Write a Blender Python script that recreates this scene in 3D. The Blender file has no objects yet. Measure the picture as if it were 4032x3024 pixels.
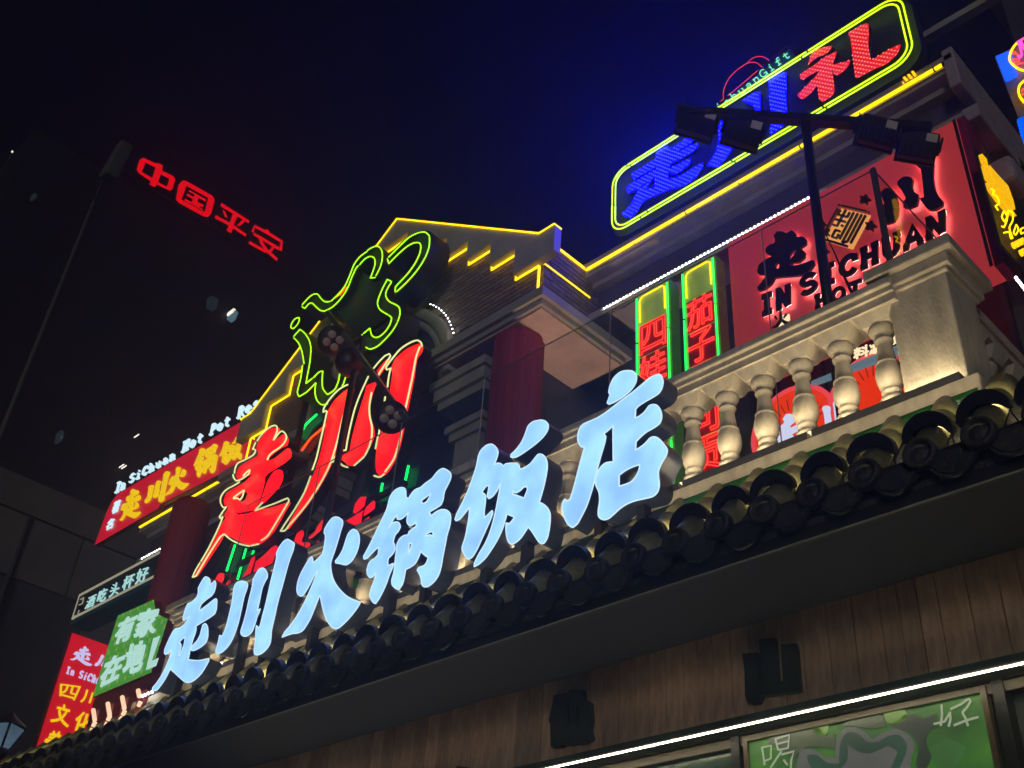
import bpy, bmesh, math, random
from mathutils import Vector, Matrix
from mathutils.geometry import tessellate_polygon
random.seed(7)
SC = bpy.context.scene
COL = SC.collection

# ------------------------------------------------------------------ camera
R_ROWS = ((0.71290, -0.37179, -0.59460), (0.69840, 0.45260, 0.55440), (0.06300, -0.81050, 0.58230))
rx = Vector(R_ROWS[0]).normalized()
rz = Vector(R_ROWS[2]); rz = (rz - rx * rz.dot(rx)).normalized()
ry = rz.cross(rx)
FPX, CX, CY, EYE = 4297.6, 2016.0, 1512.0, Vector((0, 0, 1.6))
cam = bpy.data.cameras.new('camera'); camo = bpy.data.objects.new('camera', cam); COL.objects.link(camo)
cam.sensor_width = 36.0; cam.lens = 36.0 * FPX / 4032.0; cam.clip_start = 0.05; cam.clip_end = 800
right = Vector((rx[0], ry[0], rz[0])); down = Vector((rx[1], ry[1], rz[1])); fwd = Vector((rx[2], ry[2], rz[2]))
camo.matrix_world = Matrix(((right.x, -down.x, -fwd.x, EYE.x), (right.y, -down.y, -fwd.y, EYE.y),
                            (right.z, -down.z, -fwd.z, EYE.z), (0, 0, 0, 1)))
SC.camera = camo

# ------------------------------------------------------------------ night sky
w = bpy.data.worlds.new('World'); SC.world = w; w.use_nodes = True
nt = w.node_tree
sky = nt.nodes.new('ShaderNodeTexSky'); sky.sky_type = 'NISHITA'; sky.sun_disc = False
sky.sun_elevation = math.radians(-3.0); sky.sun_rotation = math.radians(130); sky.altitude = 50
sky.air_density = 1.0; sky.dust_density = 0.3; sky.ozone_density = 6.0
bg = nt.nodes['Background']; bg.inputs[1].default_value = 0.05
nt.links.new(sky.outputs[0], bg.inputs[0])
sun = bpy.data.lights.new('street_glow', 'SUN'); sun.energy = 0.38; sun.angle = math.radians(10); sun.color = (1, .93, .83)   # the lit street behind the camera
suno = bpy.data.objects.new('street_glow', sun); COL.objects.link(suno); suno.rotation_euler = Vector((-.55, .83, -.035)).to_track_quat('-Z', 'Y').to_euler()
SC.view_settings.view_transform = 'Standard'; SC.view_settings.look = 'None'
SC.view_settings.exposure = 0.0; SC.view_settings.gamma = 1.0; SC.view_settings.use_curve_mapping = False
SC.render.engine = 'CYCLES'
cy = SC.cycles
cy.use_denoising = True; cy.use_adaptive_sampling = False; cy.max_bounces = 4; cy.diffuse_bounces = 2
cy.glossy_bounces = 3; cy.transparent_max_bounces = 8; cy.sample_clamp_indirect = 4.0; cy.use_light_tree = True
cy.caustics_reflective = False; cy.caustics_refractive = False

# ------------------------------------------------------------------ tracing on real planes
def ray(px, py):
    a, b = (px - CX) / FPX, (py - CY) / FPX
    return Vector((rx[0]*a + rx[1]*b + rx[2], ry[0]*a + ry[1]*b + ry[2], rz[0]*a + rz[1]*b + rz[2]))
def onY(p, Y):
    d = ray(*p); return EYE + d * (Y / d.y)
def onX(p, X):
    d = ray(*p); return EYE + d * (X / d.x)
def crop(o, s, pts): return [(o[0] + x / s, o[1] + y / s) for x, y in pts]
def XZ(pts, Y): return [((v := onY(p, Y)).x, v.z) for p in pts]
def YZ(pts, X): return [((v := onX(p, X)).y, v.z) for p in pts]

# ------------------------------------------------------------------ materials
MATS = {}
def _new(name):
    m = bpy.data.materials.new(name); m.use_nodes = True; MATS[name] = m
    return m, m.node_tree, m.node_tree.nodes['Principled BSDF']
def pbr(name, col, rough=.6, metal=0., spec=.5, noise=0., scale=8., bump=0., rnd=0., bscale=40., stretch=None, coat=0.):
    m, t, b = _new(name)
    b.inputs['Roughness'].default_value = rough; b.inputs['Metallic'].default_value = metal
    b.inputs['Specular IOR Level'].default_value = spec
    if coat: b.inputs['Coat Weight'].default_value = coat
    tc = t.nodes.new('ShaderNodeTexCoord'); vec = tc.outputs['Object']
    if stretch:
        mp = t.nodes.new('ShaderNodeMapping'); mp.inputs['Scale'].default_value = stretch
        t.links.new(vec, mp.inputs[0]); vec = mp.outputs[0]
    c = t.nodes.new('ShaderNodeRGB'); c.outputs[0].default_value = (*col, 1); out = c.outputs[0]
    if noise:
        n = t.nodes.new('ShaderNodeTexNoise'); n.inputs['Scale'].default_value = scale; n.inputs['Detail'].default_value = 6
        n.inputs['Roughness'].default_value = .65
        t.links.new(vec, n.inputs['Vector'])
        r = t.nodes.new('ShaderNodeMapRange'); r.inputs[1].default_value = .3; r.inputs[2].default_value = .7
        r.inputs[3].default_value = 1 - noise; r.inputs[4].default_value = 1 + noise * .6
        t.links.new(n.outputs['Fac'], r.inputs[0])
        hv = t.nodes.new('ShaderNodeHueSaturation'); t.links.new(out, hv.inputs['Color']); t.links.new(r.outputs[0], hv.inputs['Value'])
        out = hv.outputs[0]
    if rnd:
        oi = t.nodes.new('ShaderNodeObjectInfo'); r = t.nodes.new('ShaderNodeMapRange')
        r.inputs[3].default_value = 1 - rnd; r.inputs[4].default_value = 1 + rnd
        t.links.new(oi.outputs['Random'], r.inputs[0])
        hv = t.nodes.new('ShaderNodeHueSaturation'); t.links.new(out, hv.inputs['Color']); t.links.new(r.outputs[0], hv.inputs['Value'])
        out = hv.outputs[0]
    t.links.new(out, b.inputs['Base Color'])
    if bump:
        n = t.nodes.new('ShaderNodeTexNoise'); n.inputs['Scale'].default_value = bscale; n.inputs['Detail'].default_value = 5
        t.links.new(vec, n.inputs['Vector'])
        bp = t.nodes.new('ShaderNodeBump'); bp.inputs['Strength'].default_value = bump; bp.inputs['Distance'].default_value = .02
        t.links.new(n.outputs['Fac'], bp.inputs['Height']); t.links.new(bp.outputs[0], b.inputs['Normal'])
    return m
def emis(name, col, s=1., var=0., scale=5., base=(.05, .05, .05), rough=.35):
    m, t, b = _new(name)
    b.inputs['Base Color'].default_value = (*base, 1); b.inputs['Roughness'].default_value = rough
    b.inputs['Emission Color'].default_value = (*col, 1); b.inputs['Emission Strength'].default_value = s
    if var:
        tc = t.nodes.new('ShaderNodeTexCoord'); n = t.nodes.new('ShaderNodeTexNoise'); n.inputs['Scale'].default_value = scale
        n.inputs['Detail'].default_value = 2
        t.links.new(tc.outputs['Object'], n.inputs['Vector'])
        r = t.nodes.new('ShaderNodeMapRange'); r.inputs[1].default_value = .3; r.inputs[2].default_value = .7
        r.inputs[3].default_value = s * (1 - var); r.inputs[4].default_value = s * (1 + var)
        t.links.new(n.outputs['Fac'], r.inputs[0]); t.links.new(r.outputs[0], b.inputs['Emission Strength'])
    return m

pbr('stone', (.58, .52, .42), .78, noise=.34, scale=3.5, bump=.16, bscale=45, stretch=(2.2, 2.2, .8), rnd=.05)
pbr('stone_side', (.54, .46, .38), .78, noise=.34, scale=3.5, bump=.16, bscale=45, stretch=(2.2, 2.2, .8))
pbr('tile_dark', (.034, .034, .030), .55, noise=.55, scale=14, bump=.7, rnd=.4, bscale=38)
pbr('tile_roll', (.22, .21, .10), .35, noise=.4, scale=12, bump=.25, rnd=.25, bscale=30)
pbr('glaze_green', (.03, .13, .03), .15, noise=.4, scale=10, bump=.3, bscale=26)
pbr('black_metal', (.012, .012, .015), .45, noise=.3, scale=20)
pbr('flood_black', (.006, .006, .007), .75)
pbr('black_paint', (.010, .011, .015), .5)
pbr('letter_return', (.022, .030, .055), .42, noise=.2)
pbr('soffit_paint', (.005, .006, .009), .8, noise=.25, scale=2)
pbr('wood', (.42, .26, .16), .65, noise=.42, scale=3.2, bump=.4, rnd=.26, bscale=20, stretch=(9, 9, 1.3))
pbr('gutter_black', (.015, .014, .013), .5)
pbr('door_green', (.05, .10, .075), .22, noise=.3, scale=3, bump=.12, bscale=25)
pbr('bronze', (.10, .075, .05), .4, noise=.2)
pbr('brick', (.26, .19, .135), .8, noise=.25, scale=14, rnd=.22, bump=.4, bscale=60)
pbr('mortar', (.30, .26, .20), .9, noise=.2, scale=20)
pbr('plaster_white', (.50, .47, .42), .7, noise=.15, scale=4)
pbr('plaster_cornice', (.40, .37, .33), .7, noise=.22, scale=4, bump=.15)
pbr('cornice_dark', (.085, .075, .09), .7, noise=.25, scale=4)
pbr('plaster_warm_lit', (.62, .46, .37), .75, noise=.2, scale=4)  # warm pink light on the soffit is put into the base colour
pbr('wall_dark', (.06, .065, .07), .7, noise=.25, scale=3)
pbr('panel_grey', (.09, .10, .105), .5, noise=.2, scale=4)
pbr('column_cloth', (.40, .03, .04), .6, noise=.35, scale=3, stretch=(14, 14, .3), bump=.6, bscale=4)
pbr('concrete', (.16, .145, .125), .85, noise=.25, scale=1.2, bump=.2, rnd=.06)
pbr('concrete_dark', (.05, .05, .048), .85, noise=.25, scale=1.2)
pbr('tower_wall', (.008, .009, .012), .7)
pbr('asphalt', (.05, .05, .05), .85, noise=.3, scale=3, bump=.3)
pbr('paving', (.16, .155, .15), .8, noise=.25, scale=2)
pbr('pole_paint', (.13, .14, .12), .5, noise=.2)
pbr('grey_steel', (.16, .16, .17), .45, metal=.6, noise=.2)
pbr('label_paper', (.55, .5, .45), .6)
pbr('dark_board', (.018, .024, .016), .5, noise=.3)
pbr('panel_black', (.014, .013, .018), .6)
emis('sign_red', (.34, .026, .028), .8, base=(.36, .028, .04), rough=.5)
pbr('sign_red_side', (.30, .02, .08), .5, noise=.3, scale=5)
pbr('letter_dark', (.018, .012, .012), .35)
pbr('letter_bronze', (.05, .028, .016), .4)
pbr('sign_black', (.012, .022, .028), .4)
pbr('teal_paint', (.02, .14, .17), .5, noise=.2)
pbr('glass_dark', (.012, .014, .016), .08)
pbr('white_paint', (.7, .7, .68), .5)
pbr('box_red', (.16, .02, .02), .5, noise=.3)
pbr('green_box', (.22, .40, .10), .5, noise=.3, scale=6)
pbr('wire_black', (.008, .008, .01), .5)
pbr('plaster_neon_lit', (.42, .34, .40), .75, noise=.25, scale=5)  # pink-purple cast of the nearby neon is put into the base colour
emis('cyan_face', (.165, .325, 1.0), 2.35, .20, 3.0)
emis('cyan_rim', (.60, .86, 1.0), 1.05)
emis('red_face', (1.0, .0, .006), 1.6, .14, 3)
emis('red_face_deep', (1.0, .0, .012), 1.2, .12, 3)
emis('neon_pale', (.80, .86, .36), 1.15)
emis('neon_green', (.40, 1.0, .005), 1.8)
emis('neon_yellowgreen', (.62, 1.0, .005), 1.7)
emis('neon_yellow', (1.0, .60, .0), 2.4)
emis('neon_jade', (.0, 1.0, .10), 2.6)
emis('neon_orange', (1.0, .05, .003), 3.0)
emis('neon_red_outline', (1.0, .04, .02), 3.2)
emis('neon_red_thin', (.9, .03, .06), .9)
emis('neon_mint', (.25, .95, .50), 1.0)
emis('neon_blue', (.0, .11, 1.0), 1.5)
emis('neon_pink', (1.0, .10, .62), 1.3)
emis('neon_amber', (1.0, .50, .0), 1.0)
emis('led_blue_face', (.0, .0, 1.0), 42.0)
emis('led_blue', (.0048, .0072, 1.0), 44.0)
emis('led_red_face', (.78, .0, .016), 1.05)
emis('led_red', (1.0, .36, .16), 1.7)
emis('led_white', (.90, .95, 1.0), 16.0)
emis('led_line', (1.0, .88, .60), 34.0)
emis('warm_led', (1.0, .80, .48), 34.0)
emis('warm_wash', (1.0, .80, .48), 30.0)
emis('halo_back', (1.0, .42, .34), 9.0)
emis('halo_amber', (1.0, .42, .10), .95)
emis('white_face', (.62, .86, .98), 1.15)
emis('yellow_face', (.92, .60, .0), 1.0)
emis('sign_red_lit', (.60, .0, .022), .85, .08, 2)
emis('banner_red', (.62, .0, .014), .9, .06, 2)
emis('banner_white', (.66, .62, .98), .95)
emis('pale_print', (.45, .74, .66), 1.0)
emis('mint_text', (.42, .74, .72), 1.0)
emis('cream_line', (.62, .58, .40), .6)
emis('rod_cream', (1.0, .62, .40), 1.15)
emis('tower_red', (1.0, .0, .006), 1.15)
emis('tower_window', (.35, .7, .85), .3)
emis('tower_window_dim', (.05, .09, .11), .25)
emis('spark', (1.0, .9, .75), 2.2)
emis('disc_red', (.95, .035, .0), 1.0)
emis('disc_pink', (1.0, .07, .09), .95)
emis('disc_white', (.75, .78, 1.0), 1.0)
emis('strip_blue', (.20, .42, .50), .45)
emis('cream_neon', (1.0, .80, .45), 1.3)
emis('lantern_glass', (.10, .17, .24), .55, .35, 6)
emis('amber_bead', (1.0, .5, .0), 1.6)
emis('teal_light', (.02, .85, .75), 1.2)

emis('tube_sign_ground', (.20, .33, .035), .55, .35, 9, base=(.42, .58, .12), rough=.5)  # own glow stands in for the tubes' light on the board
pbr('tube_sign_red', (.78, .02, .04), .4, noise=.15, scale=8)

def print_mat(name, cols, scale, s):
    """backlit printed sheet: leaf / lattice print, flat colour shapes"""
    m, t, b = _new(name)
    tc = t.nodes.new('ShaderNodeTexCoord')
    v = t.nodes.new('ShaderNodeTexVoronoi'); v.inputs['Scale'].default_value = scale; v.distance = 'EUCLIDEAN'
    v.inputs['Randomness'].default_value = .0
    mp = t.nodes.new('ShaderNodeMapping'); mp.inputs['Rotation'].default_value = (0, math.radians(45), 0)
    t.links.new(tc.outputs['Object'], mp.inputs[0]); t.links.new(mp.outputs[0], v.inputs['Vector'])
    cr = t.nodes.new('ShaderNodeValToRGB'); cr.color_ramp.interpolation = 'LINEAR'
    el = cr.color_ramp.elements
    el[0].position = .0; el[0].color = (*cols[0], 1); el[1].position = 1; el[1].color = (*cols[-1], 1)
    for i, cc in enumerate(cols[1:-1]):
        e = el.new((i + 1) / (len(cols) - 1) * .8); e.color = (*cc, 1)
    t.links.new(v.outputs['Distance'], cr.inputs[0])
    t.links.new(cr.outputs[0], b.inputs['Emission Color']); b.inputs['Emission Strength'].default_value = s
    b.inputs['Base Color'].default_value = (.03, .05, .03, 1); b.inputs['Roughness'].default_value = .3
print_mat('lattice_print', [(.03, .14, .02), (.08, .34, .04), (.02, .17, .02), (.30, .42, .04)], 8, 1.25)
def poster_mat():
    m, t, b = _new('poster_print')
    tc = t.nodes.new('ShaderNodeTexCoord'); n = t.nodes.new('ShaderNodeTexNoise')
    n.inputs['Scale'].default_value = 3.3; n.inputs['Detail'].default_value = 3
    t.links.new(tc.outputs['Object'], n.inputs['Vector'])
    cr = t.nodes.new('ShaderNodeValToRGB'); el = cr.color_ramp.elements
    el[0].position = .32; el[0].color = (.035, .06, .03, 1); el[1].position = .62; el[1].color = (.09, .30, .04, 1)
    e = el.new(.47); e.color = (.055, .17, .04, 1)
    e = el.new(.75); e.color = (.20, .45, .07, 1)
    t.links.new(n.outputs['Fac'], cr.inputs[0]); t.links.new(cr.outputs[0], b.inputs['Emission Color'])
    b.inputs['Emission Strength'].default_value = .40; b.inputs['Base Color'].default_value = (.02, .05, .02, 1)
poster_mat()
emis('poster_grey', (.20, .20, .19), .36, .1, 4)
emis('poster_grey_green', (.085, .13, .06), .40, .2, 6)
emis('poster_lime', (.22, .44, .06), .42, .15, 6)
emis('poster_dark', (.05, .075, .055), .40, .2, 6)
emis('poster_mid', (.06, .22, .05), .42, .2, 6)
emis('poster_green', (.03, .10, .06), .42, .2, 4)
emis('poster_text', (.55, .60, .42), .5)
def glass_mat():
    m = bpy.data.materials.new('clear_glass'); m.use_nodes = True; MATS['clear_glass'] = m
    t = m.node_tree; t.nodes.clear()
    o = t.nodes.new('ShaderNodeOutputMaterial'); mx = t.nodes.new('ShaderNodeMixShader')
    tr = t.nodes.new('ShaderNodeBsdfTransparent'); tr.inputs[0].default_value = (.86, .88, .90, 1)
    g = t.nodes.new('ShaderNodeBsdfGlossy'); g.inputs['Roughness'].default_value = .03
    fr = t.nodes.new('ShaderNodeFresnel'); fr.inputs[0].default_value = 1.35
    t.links.new(fr.outputs[0], mx.inputs[0]); t.links.new(tr.outputs[0], mx.inputs[1]); t.links.new(g.outputs[0], mx.inputs[2])
    t.links.new(mx.outputs[0], o.inputs[0])
glass_mat()
pbr('glass_edge', (.30, .36, .36), .25)

# ------------------------------------------------------------------ object helpers
def thing(name, label, cat, loc=(0, 0, 0), group=None):
    o = bpy.data.objects.new(name, None); COL.objects.link(o); o.location = loc
    o.empty_display_size = .1
    o['label'] = label; o['category'] = cat
    if group: o['group'] = group
    return o
def tag(o, label=None, cat=None, group=None, kind=None):
    if label: o['label'] = label
    if cat: o['category'] = cat
    if group: o['group'] = group
    if kind: o['kind'] = kind
    return o
def wloc(o):
    v = Vector((0, 0, 0))
    while o is not None:
        v = v + o.location; o = o.parent
    return v
class MB:
    def __init__(s): s.v = []; s.f = []; s.sm = []
    def add(s, vs, fs, smooth=False):
        n = len(s.v); s.v += [tuple(v) for v in vs]
        s.f += [tuple(i + n for i in f) for f in fs]; s.sm += [smooth] * len(fs); return s
    def box(s, x0, x1, y0, y1, z0, z1):
        v = [(x, y, z) for z in (z0, z1) for y in (y0, y1) for x in (x0, x1)]
        return s.add(v, [(0, 2, 3, 1), (4, 5, 7, 6), (0, 1, 5, 4), (2, 6, 7, 3), (0, 4, 6, 2), (1, 3, 7, 5)])
    def prism(s, base, vec):
        """base: loop of 3-D points, extruded by vec"""
        n = len(base); b = [Vector(p) for p in base]; t = [p + Vector(vec) for p in b]
        tri = tessellate_polygon([b])
        return s.add(b + t, [tuple(x) for x in tri] + [tuple(i + n for i in x[::-1]) for x in tri]
                     + [(i, (i + 1) % n, n + (i + 1) % n, n + i) for i in range(n)])
    def bar(s, a, b, wx, h, up=(0, 0, 1)):
        a, b = Vector(a), Vector(b); d = (b - a).normalized(); u = Vector(up)
        sd = d.cross(u)
        if sd.length < 1e-4: sd = d.cross(Vector((1, 0, 0)))
        sd.normalize(); u = sd.cross(d).normalized()
        v = [p + sd * (wx / 2 * i) + u * (h / 2 * j) for p in (a, b) for i, j in ((-1, -1), (1, -1), (1, 1), (-1, 1))]
        return s.add(v, [(3, 2, 1, 0), (4, 5, 6, 7)] + [(i, (i + 1) % 4, 4 + (i + 1) % 4, 4 + i) for i in range(4)])
    def tube(s, pts, r, n=6, closed=False, caps=True):
        P = [Vector(p) for p in pts]
        Q = [P[0]]
        for p in P[1:]:
            if (p - Q[-1]).length > 1e-5: Q.append(p)
        if closed and len(Q) > 2 and (Q[0] - Q[-1]).length < 1e-5: Q.pop()
        P = Q; m = len(P)
        if m < 2: return s
        def tan(i):
            a = P[(i - 1) % m] if (closed or i > 0) else P[i]; b = P[(i + 1) % m] if (closed or i < m - 1) else P[i]
            d = b - a
            return d.normalized() if d.length > 1e-7 else Vector((1, 0, 0))
        t0 = tan(0); u = t0.orthogonal().normalized(); vs = []
        for i in range(m):
            t = tan(i); u = u - t * u.dot(t)
            u = u.normalized() if u.length > 1e-6 else t.orthogonal().normalized()
            wv = t.cross(u)
            rr = r[i] if isinstance(r, (list, tuple)) else r
            vs += [P[i] + (u * math.cos(2 * math.pi * k / n) + wv * math.sin(2 * math.pi * k / n)) * rr for k in range(n)]
        fs = []
        for i in range(m if closed else m - 1):
            j = (i + 1) % m
            fs += [(i * n + k, i * n + (k + 1) % n, j * n + (k + 1) % n, j * n + k) for k in range(n)]
        s.add(vs, fs, True)
        if caps and not closed:
            o = len(s.v) - len(vs)
            s.f += [tuple(o + k for k in range(n))[::-1], tuple(o + (m - 1) * n + k for k in range(n))]; s.sm += [False, False]
        return s
    def lathe(s, prof, c=(0, 0, 0), n=18, axis='z', smooth=True):
        c = Vector(c); vs = []
        for r, h in prof:
            for k in range(n):
                a = 2 * math.pi * k / n; x, y = r * math.cos(a), r * math.sin(a)
                vs.append(c + (Vector((x, y, h)) if axis == 'z' else Vector((x, h, y)) if axis == 'y' else Vector((h, x, y))))
        fs = [(i * n + k, i * n + (k + 1) % n, (i + 1) * n + (k + 1) % n, (i + 1) * n + k) for i in range(len(prof) - 1) for k in range(n)]
        return s.add(vs, fs, smooth)
    def mesh(s, name, mat):
        me = bpy.data.meshes.new(name); me.from_pydata(s.v, [], s.f)
        me.polygons.foreach_set('use_smooth', s.sm)
        bm = bmesh.new(); bm.from_mesh(me); bmesh.ops.recalc_face_normals(bm, faces=bm.faces); bm.to_mesh(me); bm.free()
        if mat: me.materials.append(MATS[mat])
        me.update(); return me
    def build(s, name, mat, parent=None, kind=None, label=None):
        """vertices are in world space; the object keeps its parent's place"""
        return link(name, s.mesh(name, mat), parent, kind=kind, label=label, world=True)
def link(name, me, parent=None, loc=None, kind=None, label=None, world=False):
    o = bpy.data.objects.new(name, me); COL.objects.link(o)
    if parent is not None:
        o.parent = parent
        if world: o.location = -wloc(parent)
    if loc is not None: o.location = loc
    if kind: o['kind'] = kind
    if label: o['label'] = label
    return o
def bevel(o, wd=.01, seg=2):
    m = o.modifiers.new('bevel', 'BEVEL'); m.width = wd; m.segments = seg; m.limit_method = 'ANGLE'; return o

# ------------------------------------------------------------------ 2-D shapes
def smooth_loop(pts, closed=True, sub=3, sharp=50):
    n = len(pts)
    if n < 3: return list(pts)
    P = [Vector((p[0], p[1])) for p in pts]; T = []
    for i in range(n):
        if not closed and i in (0, n - 1): T.append(Vector((0, 0))); continue
        a, b, c = P[i - 1], P[i], P[(i + 1) % n]
        d1, d2 = b - a, c - b
        if d1.length < 1e-9 or d2.length < 1e-9: T.append(Vector((0, 0))); continue
        ang = math.degrees(d1.angle(d2))
        T.append(Vector((0, 0)) if ang > sharp else (d1.normalized() + d2.normalized()) * .5 * min(d1.length, d2.length))
    out = []
    for i in range(n if closed else n - 1):
        p0, p1, t0, t1 = P[i], P[(i + 1) % n], T[i], T[(i + 1) % n]
        for k in range(sub):
            u = k / sub; u2, u3 = u * u, u * u * u
            q = p0 * (2*u3 - 3*u2 + 1) + t0 * (u3 - 2*u2 + u) + p1 * (-2*u3 + 3*u2) + t1 * (u3 - u2)
            out.append((q.x, q.y))
    if not closed: out.append((P[-1].x, P[-1].y))
    return out
def plate(mb_face, mb_side, loops, place, depth_vec, back=True):
    """loops: outline + holes in plane coordinates; place maps (u, v) to 3-D"""
    L = [[Vector(place(*p)) for p in lp] for lp in loops]
    flat = [v for lp in L for v in lp]
    tri = tessellate_polygon([[Vector((p[0], p[1], 0)) for p in lp] for lp in loops])
    mb_face.add(flat, [tuple(x) for x in tri])
    d = Vector(depth_vec)
    for lp in L:
        n = len(lp)
        mb_side.add(lp + [p + d for p in lp], [(i, (i + 1) % n, n + (i + 1) % n, n + i) for i in range(n)])
    if back: mb_side.add([p + d for p in flat], [tuple(x) for x in tri])
def pl_Y(Y): return lambda u, v: (u, Y, v)
def pl_X(X): return lambda u, v: (X, u, v)
GL = {}
def glyph(ch, offset=.0):
    k = (ch, offset)
    if k in GL: return GL[k]
    cu = bpy.data.curves.new('glyph', 'FONT'); cu.body = ch; cu.fill_mode = 'NONE'; cu.offset = offset; cu.resolution_u = 3
    o = bpy.data.objects.new('glyph', cu); COL.objects.link(o)
    dg = bpy.context.evaluated_depsgraph_get(); dg.update()
    me = bpy.data.meshes.new_from_object(o.evaluated_get(dg))
    adj = {}
    for e in me.edges:
        a, b = e.vertices; adj.setdefault(a, []).append(b); adj.setdefault(b, []).append(a)
    seen = set(); loops = []
    for st in adj:
        if st in seen: continue
        lp = [st]; seen.add(st); cur = st
        while True:
            nx = [q for q in adj[cur] if q not in seen]
            if not nx: break
            cur = nx[0]; seen.add(cur); lp.append(cur)
        if len(lp) > 2: loops.append([(me.vertices[i].co.x, me.vertices[i].co.y) for i in lp])
    bpy.data.objects.remove(o); bpy.data.meshes.remove(me); bpy.data.curves.remove(cu)
    xs = [p[0] for l in loops for p in l] or [0, 1]; ys = [p[1] for l in loops for p in l] or [0, 1]
    x0, x1, y0, y1 = min(xs), max(xs), min(ys), max(ys)
    loops = [[((p[0] - x0) / max(x1 - x0, 1e-6), (p[1] - y0) / max(y1 - y0, 1e-6)) for p in l] for l in loops]
    GL[k] = loops; return loops
def loop_area(l): return sum(a[0] * b[1] - b[0] * a[1] for a, b in zip(l, l[1:] + l[:1])) / 2
def inside(x, y, P):
    c = False; j = len(P) - 1
    for i in range(len(P)):
        if (P[i][1] > y) != (P[j][1] > y) and x < (P[j][0] - P[i][0]) * (y - P[i][1]) / (P[j][1] - P[i][1]) + P[i][0]: c = not c
        j = i
    return c
def regions(loops):
    """group outlines with the holes they contain"""
    sg = 1 if loop_area(max(loops, key=lambda l: abs(loop_area(l)))) > 0 else -1
    outs = [[l] for l in loops if loop_area(l) * sg > 0]
    for h in loops:
        if loop_area(h) * sg > 0: continue
        c = [o for o in outs if inside(h[0][0], h[0][1], o[0])]
        if c: min(c, key=lambda o: abs(loop_area(o[0]))).append(h)
    return outs
def quad_map(tl, tr, br, bl):
    tl, tr, br, bl = [Vector(p) for p in (tl, tr, br, bl)]
    def f(u, v):
        q = (bl * (1 - u) + br * u) * (1 - v) + (tl * (1 - u) + tr * u) * v
        return (q.x, q.y)
    return f
def mapped(loops, f): return [[f(*p) for p in lp] for lp in loops]
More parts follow.
